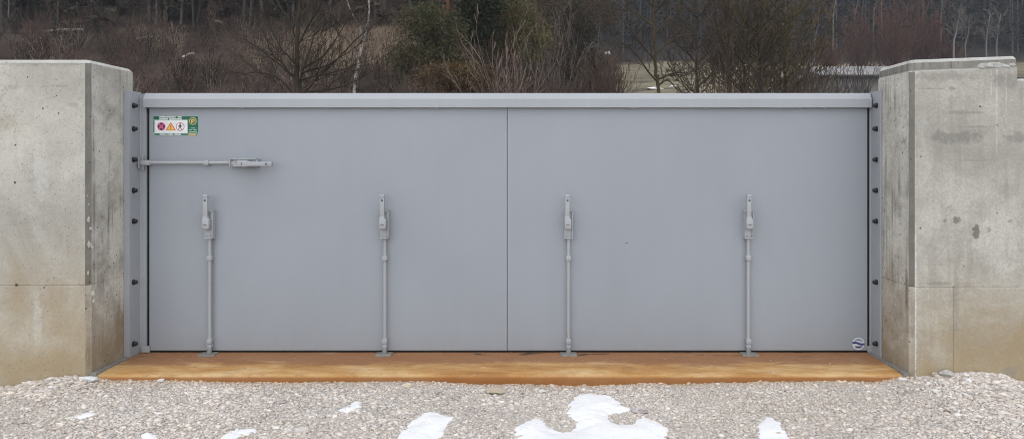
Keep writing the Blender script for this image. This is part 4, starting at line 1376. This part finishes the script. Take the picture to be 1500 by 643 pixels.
evergreen('evergreen_tree', 'rounded dark green juniper right of the pale clearing', 622, 25, [(622, 70, 36, 36), (600, 92, 22, 20), (645, 45, 28, 30), (655, 90, 24, 24), (618, 32, 28, 20)], (0.071, 0.065, 0.030), 1)
evergreen('evergreen_tree', 'olive evergreen with bright crown behind the fan of bare stems', 752, 28, [(752, 28, 38, 28), (720, 55, 34, 32), (700, 20, 30, 24), (775, 60, 30, 34)], (0.110, 0.092, 0.032), 2)
evergreen('evergreen_tree', 'narrow blackish evergreen left of the pale field', 852, 29, [(852, 62, 17, 34), (862, 100, 20, 28), (840, 36, 20, 30), (838, 96, 24, 32)], (0.044, 0.036, 0.024), 3)
evergreen('evergreen_tree', 'tall grey green evergreen behind the middle of the gate', 812, 34, [(812, 28, 46, 44), (790, 72, 34, 38), (845, 12, 38, 26), (880, 20, 26, 22)], (0.081, 0.061, 0.038), 4, dens=.8)
evergreen('evergreen_tree', 'low mossy evergreen at the rail under the orange trunk', 660, 23, [(650, 116, 34, 18), (690, 118, 30, 20)], (0.105, 0.068, 0.030), 6, 0.05)

def pine():
    d = 26.5; rng = np.random.default_rng(9)
    base = base_at(657, d)
    top = ray_pt(657, -190, d)
    k = d / F
    pts = refine([np.array(base), ray_pt(658, 60, d), ray_pt(657, 0, d), top], 4, .01, rng)
    T = chain(pts, np.linspace(5.2 * k, 2.0 * k, len(pts)))
    W = []
    for (py, dx, L) in [(24, -1, 1.1), (3, -1, 0.9), (20, 1, .8), (8, 1, .9), (34, -1, 1.4), (38, 1, 1.6), (-30, -1, 1.2), (-40, 1, 1.3)]:
        grow(W, ray_pt(657, py, d), (dx, rng.uniform(-.5, .5), 0.12), L, 0.02, 2, rng, 0.03, .25, 4, .6, 4, .5)
    Ms = [clump_foliage(ray_pt(657 + dx, py, d + rng.uniform(-.5, .5)), rx * k, rx * k, rz * k, 90, 40, (0.032, 0.040, 0.020), 90 + i) for i, (dx, py, rx, rz) in enumerate([(34, 40, 26, 18), (0, -120, 60, 50), (-40, -60, 34, 24), (40, -50, 34, 26), (45, 5, 22, 12)])]
    return tree_thing('pine_tree', 'pine with bare orange trunk rising out of dark evergreens', 'tree', base, T, W, (0.155, 0.062, 0.038), (0.12, 0.065, 0.048), None, .2, 9, merge(*Ms))
pine()

# ------------------------------------------------------------------ single bare trees
drawn_tree('bare_tree', 'spreading leafless tree with many dark limbs behind left half of gate', 438, 14.0,
    [(437, 137, 9), (435, 95, 6.5), (436, 50, 5.5), (440, 0, 5), (443, -60, 4), (448, -130, 2.5)],
    [[(440, 140), (441, 115), (447, 95), (457, 65), (462, 50), (480, 42), (500, 28)], [(443, 137), (470, 110), (497, 83), (525, 55), (545, 40)],
     [(438, 122), (425, 105), (405, 85), (395, 70), (385, 45), (362, 22)], [(432, 140), (412, 118), (385, 108), (352, 107)], [(442, 136), (480, 132), (515, 122), (540, 108)],
     [(441, 106), (470, 99), (490, 90), (520, 70)], [(436, 96), (415, 75), (400, 50), (385, 20)], [(446, 99), (470, 85), (490, 62), (508, 30)],
     [(430, 112), (405, 92), (375, 68), (350, 55)], [(436, 70), (450, 40), (470, 10), (480, -30)], [(436, 60), (422, 30), (405, 0), (395, -40)], [(438, 30), (455, 0), (462, -40)],
     [(440, 118), (462, 112), (495, 104), (530, 92)]],
    (0.046, 0.037, 0.026), (0.056, 0.044, 0.033), 301, 0.6, 11, 2)

def birch():
    d = 19.0; k = d / F; rng = np.random.default_rng(4)
    base = base_at(518, d)
    pts = refine([np.array(base), ray_pt(519, 137, d), ray_pt(525, 95, d), ray_pt(532, 60, d), ray_pt(540, 30, d), ray_pt(541, 0, d), ray_pt(545, -90, d)], 6, .004, rng)
    T = chain(pts, np.linspace(2.7 * k, 1.1 * k, len(pts)))
    p2 = refine([ray_pt(531, 64, d), ray_pt(527, 45, d - .1), ray_pt(518, 25, d - .2), ray_pt(508, 0, d - .3), ray_pt(498, -50, d - .4)], 4)
    T2 = chain(p2, np.linspace(1.6 * k, .7 * k, len(p2)))
    W = []
    for p, n in ((pts, 26), (p2, 14)):
        for _ in range(n):
            i = rng.integers(len(p) // 4, len(p) - 1)
            a = rng.uniform(0, 6.3)
            grow(W, p[i], (math.cos(a), math.sin(a), .8), rng.uniform(.4, .9), .010, 1, rng, .1, .25, 4, .6, 4, .5)
    root = empty('birch_tree', base)
    tag(root, 'slender birch with white bark beside the spreading leafless tree', 'tree')
    S = np.array(T + T2); n = len(S)
    dark = rng.random(n) < .30
    cc = np.where(dark[:, None], np.array([[.10, .085, .075]]), np.array([[.29, .265, .245]])) * rng.uniform(.85, 1.1, (n, 1))
    off = np.array([*base, *base, 0, 0])
    V, Fc, C = segs_mesh('', S - off, 8, cc); tone_obj('trunk', V, Fc, C, m_twig, root)
    V, Fc, C = segs_mesh('', np.array(W) - off, 3, np.array([.075, .055, .05])); tone_obj('crown', V, Fc, C, m_twig, root)
birch()

drawn_tree('bare_tree', 'leafless tree with olive trunk standing before the pale field', 962, 15.0,
    [(964, 137, 5.5), (961, 110, 5), (960, 80, 4.5), (958, 40, 4.5), (957, 0, 4), (957, -70, 4), (960, -140, 2)],
    [[(962, 118), (945, 98), (928, 75), (910, 62), (890, 44)], [(960, 82), (975, 66), (995, 54), (1015, 52), (1032, 45)], [(961, 118), (985, 108), (1010, 106)],
     [(959, 50), (978, 30), (1000, 18), (1030, 10)], [(958, 40), (935, 22), (915, 8), (895, -10)], [(960, 90), (940, 66), (925, 48), (905, 20)], [(963, 128), (978, 118), (992, 132), (1003, 140)],
     [(957, 20), (975, 0), (990, -30)], [(957, 10), (940, -10), (930, -40)]],
    (0.066, 0.052, 0.030), (0.062, 0.048, 0.040), 302, 0.55, 9, 2)

# thicket right of it
for i, (px, d, w_, lab, tc) in enumerate([
        (1022, 19, 3.2, 'leaning thin tree at the left end of the olive thicket', (.055, .042, .034)),
        (1068, 21, 6.5, 'reddish straight trunk standing inside the olive thicket', (.115, .070, .060)),
        (1112, 18, 4.5, 'densely twigged olive tree in the middle of the thicket', (.052, .045, .028)),
        (1152, 20, 4.0, 'bushy olive brown tree at the right end of the thicket', (.060, .045, .028)),
        (1092, 17, 3.0, 'low forked tree with dark limbs in front of the thicket', (.04, .032, .026))]):
    r = random.Random(900 + i)
    limbs = []
    nl = 20 if i in (2, 3) else (8 if i == 1 else 14)
    for k in range(nl):
        y0 = r.uniform(20, 150); sgn = -1 if k % 2 else 1
        ln = r.uniform(25, 62) * (0.8 if i == 1 else 1.0)
        limbs.append([(px + r.uniform(-2, 2), y0), (px + sgn * ln * .35, y0 - ln * .35), (px + sgn * ln * .7, y0 - ln * r.uniform(.6, .9)), (px + sgn * ln * r.uniform(.8, 1.1), y0 - ln * r.uniform(1.0, 1.5))])
    drawn_tree('bare_tree', lab, px, d, [(px, 137, w_ * 1.2), (px + r.uniform(-4, 4), 90, w_), (px + r.uniform(-6, 6), 40, w_ * .9), (px + r.uniform(-6, 6), -10, w_ * .75), (px, -110, w_ * .4)], limbs, tc,
               [(.080, .063, .046), (.085, .064, .048), (.098, .080, .044), (.112, .080, .045), (.072, .055, .040)][i], 910 + i, 0.66, 8, 2, 'trees of the olive thicket', .75, fine=.00040)

def shrub_thing(name, label, px, d, hpx_top, stems, tone, seed, lean=.5, r=0.012, depth=2, kids=5, group='bare shrubs behind the gate', spread=.45, up=.16, thick=.00030, ratio=.5):
    base = base_at(px, d)
    h = (EYE + (VY - hpx_top) / F * d) - base[2]
    RMIN[0] = thick * d
    S = shrub_segs(seed, stems, h * 0.92, r, depth, kids, lean, spread, up, ratio)
    S = place_segs(S, base, seed, 1.0)
    big = S[:, 6] > max(r * 0.55, RMIN[0] * 1.001)
    return tree_thing(name, label, 'shrub', base, S[big], S[~big], tuple(v * .9 for v in tone), tone, group, .22, seed)

shrub_thing('bare_shrub', 'fan of straight pale brown stems behind the middle of the gate', 742, 20, 34, 24, (.175, .130, .105), 41, .34, .020, 2, 4, spread=.32, up=.06, ratio=.42, thick=.00046)
shrub_thing('bare_shrub', 'grey thin stemmed shrub right of the fan of pale stems', 806, 23, 36, 12, (.120, .100, .086), 42, .32, .016, 2, 5, thick=.0004)
shrub_thing('bare_shrub', 'small reddish shrub at the left end of the pale field', 896, 25, 84, 22, (.118, .082, .062), 43, .5, .014, 2, 6)
shrub_thing('bare_shrub', 'brown shrub between the dark evergreen and the pale field', 878, 27, 74, 30, (.085, .062, .05), 49, .5, .014, 2, 6)
shrub_thing('bare_shrub', 'low brown shrub right behind the rail under the evergreens', 600, 18, 104, 20, (.085, .064, .054), 44, .6, .011, 2, 5)
shrub_thing('bare_shrub', 'low rusty shrub behind the rail beside the dark evergreen', 846, 19, 102, 22, (.088, .058, .048), 45, .6, .011, 2, 5)
shrub_thing('bare_shrub', 'twiggy brown shrub at the foot of the olive thicket', 1045, 16, 92, 24, (.095, .068, .050), 46, .6, .011, 2, 5)
shrub_thing('bare_shrub', 'rusty brown shrub under the reddish straight trunk', 1080, 18, 84, 22, (.100, .072, .050), 50, .55, .012, 2, 5, thick=.0004)
shrub_thing('bare_shrub', 'olive shrub at the rail under the densely twigged tree', 1125, 17, 96, 22, (.090, .074, .046), 51, .6, .012, 2, 5, thick=.0004)
shrub_thing('bare_shrub', 'mixed brown shrub at the rail left of the dark tangled one', 1152, 19, 80, 22, (.110, .080, .052), 52, .5, .012, 2, 5, thick=.0004)
shrub_thing('bare_shrub', 'dark tangled shrub low on the right of the thicket', 1172, 17, 88, 24, (.060, .046, .038), 47, .5, .011, 2, 5)
shrub_thing('bare_shrub', 'brown shrub behind the rail left of the fan of stems', 700, 19, 98, 20, (.090, .066, .050), 48, .6, .011, 2, 5)
# shrubs in front of the long building
for i, (px, lab) in enumerate([(1206, 'leafless shrub before the left end of the pale building'), (1240, 'leafless shrub before the middle of the pale building'), (1276, 'leafless shrub before the pale building next to the right wall')]):
    shrub_thing('bare_shrub', lab, px, 30, 88 - 4 * i, 12, (.075, .060, .055), 60 + i, .45, .014, 2, 4)
# reddish bushes above it
for i, (px, d, top, lab) in enumerate([(1215, 85, 70, 'low reddish bush left of the tall red bushes over the building'), (1262, 88, 34, 'tall red brown bush over the middle of the pale building'),
        (1312, 87, 8, 'tallest red brown bush above the inner corner of right wall'), (1352, 89, 22, 'red brown bush over the coping, right of the tallest'), (1390, 90, 64, 'low reddish bush left of the pale trees at right')]):
    shrub_thing('red_bush', lab, px, d, top, 40, (.115, .057, .042), 70 + i, .52, .036, 2, 6, 'red brown bushes above the right wall', .42, .12)
# pale slender trees over the right wall and thin trunks of the forest edge
def slender(label, px0, py0, px1, py1, d, tone, seed, wpx, tw=.9, n=16, group='pale slender trees at the forest edge'):
    rng = np.random.default_rng(seed); k = d / F
    base = base_at(px0, d)
    RMIN[0] = 0.00022 * d
    a = ray_pt(px0, py0, d); b_ = ray_pt(px1, py1, d)
    pts = refine([np.array(base), a, (a + b_) / 2 + rng.normal(0, .12, 3), b_], 4, .02, rng)
    T = chain(pts, np.linspace(wpx * .6 * k, wpx * .2 * k, len(pts)))
    W = []
    for _ in range(n):
        i = rng.integers(len(pts) // 2, len(pts) - 1); an = rng.uniform(0, 6.3)
        grow(W, pts[i], (math.cos(an), math.sin(an), .9), tw * rng.uniform(.6, 1.3), .028, 2, rng, .12, .22, 4, .55, 3, .55)
    tree_thing('slender_tree', label, 'tree', base, T, W, tone, tuple(v * .75 for v in tone), group, .2, seed)
slender('pale slender tree leaning right, leftmost of four over the right wall', 1397, 68, 1406, 18, 84, (.19, .165, .15), 81, 3.0, 1.5, 22)
slender('pale slender tree, second from left of four over the right wall', 1414, 70, 1420, 28, 85, (.15, .13, .12), 82, 2.4, 1.4, 16)
slender('pale slender tree, third of four over the right wall', 1445, 76, 1451, 20, 86, (.18, .16, .145), 83, 2.6, 1.5, 20)
slender('pale slender tree, rightmost of four over the right wall', 1460, 74, 1466, 20, 86, (.17, .15, .14), 84, 2.6, 1.5, 18)
slender('thin crooked pale trunk left of the red bushes against dark forest', 1194, 62, 1200, -10, 92, (.17, .155, .145), 85, 2.0, 1.0, 8)
slender('thin pale trunk leaning, second left of the red bushes', 1220, 42, 1228, -12, 93, (.18, .165, .15), 86, 2.0, .9, 6)
slender('thin pale trunk above the left red bush', 1252, 30, 1258, -15, 94, (.15, .135, .125), 87, 1.8, .9, 6)
slender('thin pale trunk above the middle red bush', 1280, 26, 1287, -18, 94, (.14, .125, .118), 88, 1.8, .9, 6)
slender('thin dark trunk between the red bushes and the four pale trees', 1378, 42, 1382, -20, 95, (.13, .12, .115), 89, 2.2, 1.0, 8)
slender('pale trunk seen left of the leafless tree before the field', 876, 64, 877, -15, 96, (.13, .12, .112), 90, 2.0, .9, 6)
slender('grey trunk at the far left edge above the wall', 10, 66, 11, -30, 42, (.12, .11, .098), 91, 3.2, .8, 10)
slender('dark straight trunk above the left post', 222, 34, 222, -30, 44, (.05, .045, .04), 92, 4.0, .7, 8)
slender('short tan snag at the top left of the slope', 241, 12, 241, -28, 45, (.19, .15, .12), 93, 3.0, .6, 4)

# ------------------------------------------------------------------ long pale building in the valley
def building():
    d = 74.0; k = d / F
    y0 = d + CAMY
    xa, xb = (1196 - VX) * k, (1420 - VX) * k
    zg = float(hill_z((xa + xb) / 2, y0)) - 0.6
    z_eave = EYE + (VY - 113) * k
    z_top = EYE + (VY - 90) * k
    root = empty('long_building', ((xa + xb) / 2, y0, zg))
    tag(root, 'long low building with pale roof seen through twigs beside right wall', 'building')
    m_roof = flat('pale_roof_sheet', (0.21, 0.205, 0.20), .7, .2, .3, 1.2)
    m_wall = flat('grey_plaster', (0.16, 0.15, 0.14), .9, .2, .2, .6)
    m_dark = flat('dark_gutter', (0.02, 0.018, 0.017), .6)
    m_pane = flat('dark_pane', (0.02, 0.022, 0.025), .15, .5)
    mb = MB(); mb.box(xa + .3, xb - .3, y0, y0 + 8, zg, z_eave - .02)
    at(root, mb.build('wall', m_wall, root))
    bm = bmesh.new()
    pr = [(y0 - .5, z_eave), (y0 - .5, z_eave + .12), (y0 + 4, z_top), (y0 + 8.5, z_eave + .12), (y0 + 8.5, z_eave)]
    A = [bm.verts.new((xa, y, z)) for y, z in pr]; B = [bm.verts.new((xb, y, z)) for y, z in pr]
    bm.faces.new(A[::-1]); bm.faces.new(B)
    for i in range(5): bm.faces.new((A[i], A[(i + 1) % 5], B[(i + 1) % 5], B[i]))
    bmesh.ops.recalc_face_normals(bm, faces=bm.faces)
    me = bpy.data.meshes.new('roof'); bm.to_mesh(me); bm.free()
    roof = at(root, obj('roof', me, m_roof, root))
    mb = MB(); mb.box(xa - .05, xb + .05, y0 - .68, y0 - .51, z_eave - .06, z_eave + .14)
    at(root, mb.build('gutter', m_dark, root))
    x = xa + 1.2
    while x < xb - 2:
        mb = MB(); mb.box(x, x + 1.0, y0 - .05, y0 + .02, zg + 1.0, zg + 1.9)
        at(root, mb.build('window', m_pane, root)); x += 2.6
building()

# remnants of snow in the valley
for i, (px, py, wpx, hpx, lab) in enumerate([(1122, 101, 10, 3, 'bright snow remnant seen through the olive thicket'), (1097, 96, 10, 3, 'smaller snow remnant left of the bright one in the thicket'),
        (1140, 112, 12, 4, 'snow remnant low at the right of the thicket'), (958, 131, 22, 6, 'snow remnant at the field edge behind the olive trunk'), (985, 128, 8, 5, 'little snow remnant right of the olive trunk'),
        (1098, 113, 20, 3, 'long thin snow remnant in the middle of the thicket'), (889, 80, 11, 6, 'white snow remnant at the forest foot left of the field')]):
    h = hill_hit(px, py)
    if h is None: continue
    k = (h[1] + 6.12) / F
    o = lump('snow_remnant', (h[0], h[1], float(hill_z(h[0], h[1])) + 0.02), wpx * k / 2, wpx * k / 2.2, hpx * k * .35 + .05, 700 + i, m_snow, None, 3, .3)
    tag(o, lab, 'snow patch', 'snow remnants in the valley')

# ------------------------------------------------------------------ hazy winter air
mb = MB(); mb.box(-175, 175, -205, 220, -3, 100)
hz = NB('haze'); hz.t.nodes.clear()
ho = hz.n('ShaderNodeOutputMaterial'); hv = hz.n('ShaderNodeVolumePrincipled')
hv.inputs['Color'].default_value = (0.80, 0.86, 0.95, 1); hv.inputs['Density'].default_value = 0.0006
hz.l(hv.outputs[0], ho.inputs['Volume'])
tag(mb.build('haze', hz.m), kind='stuff')
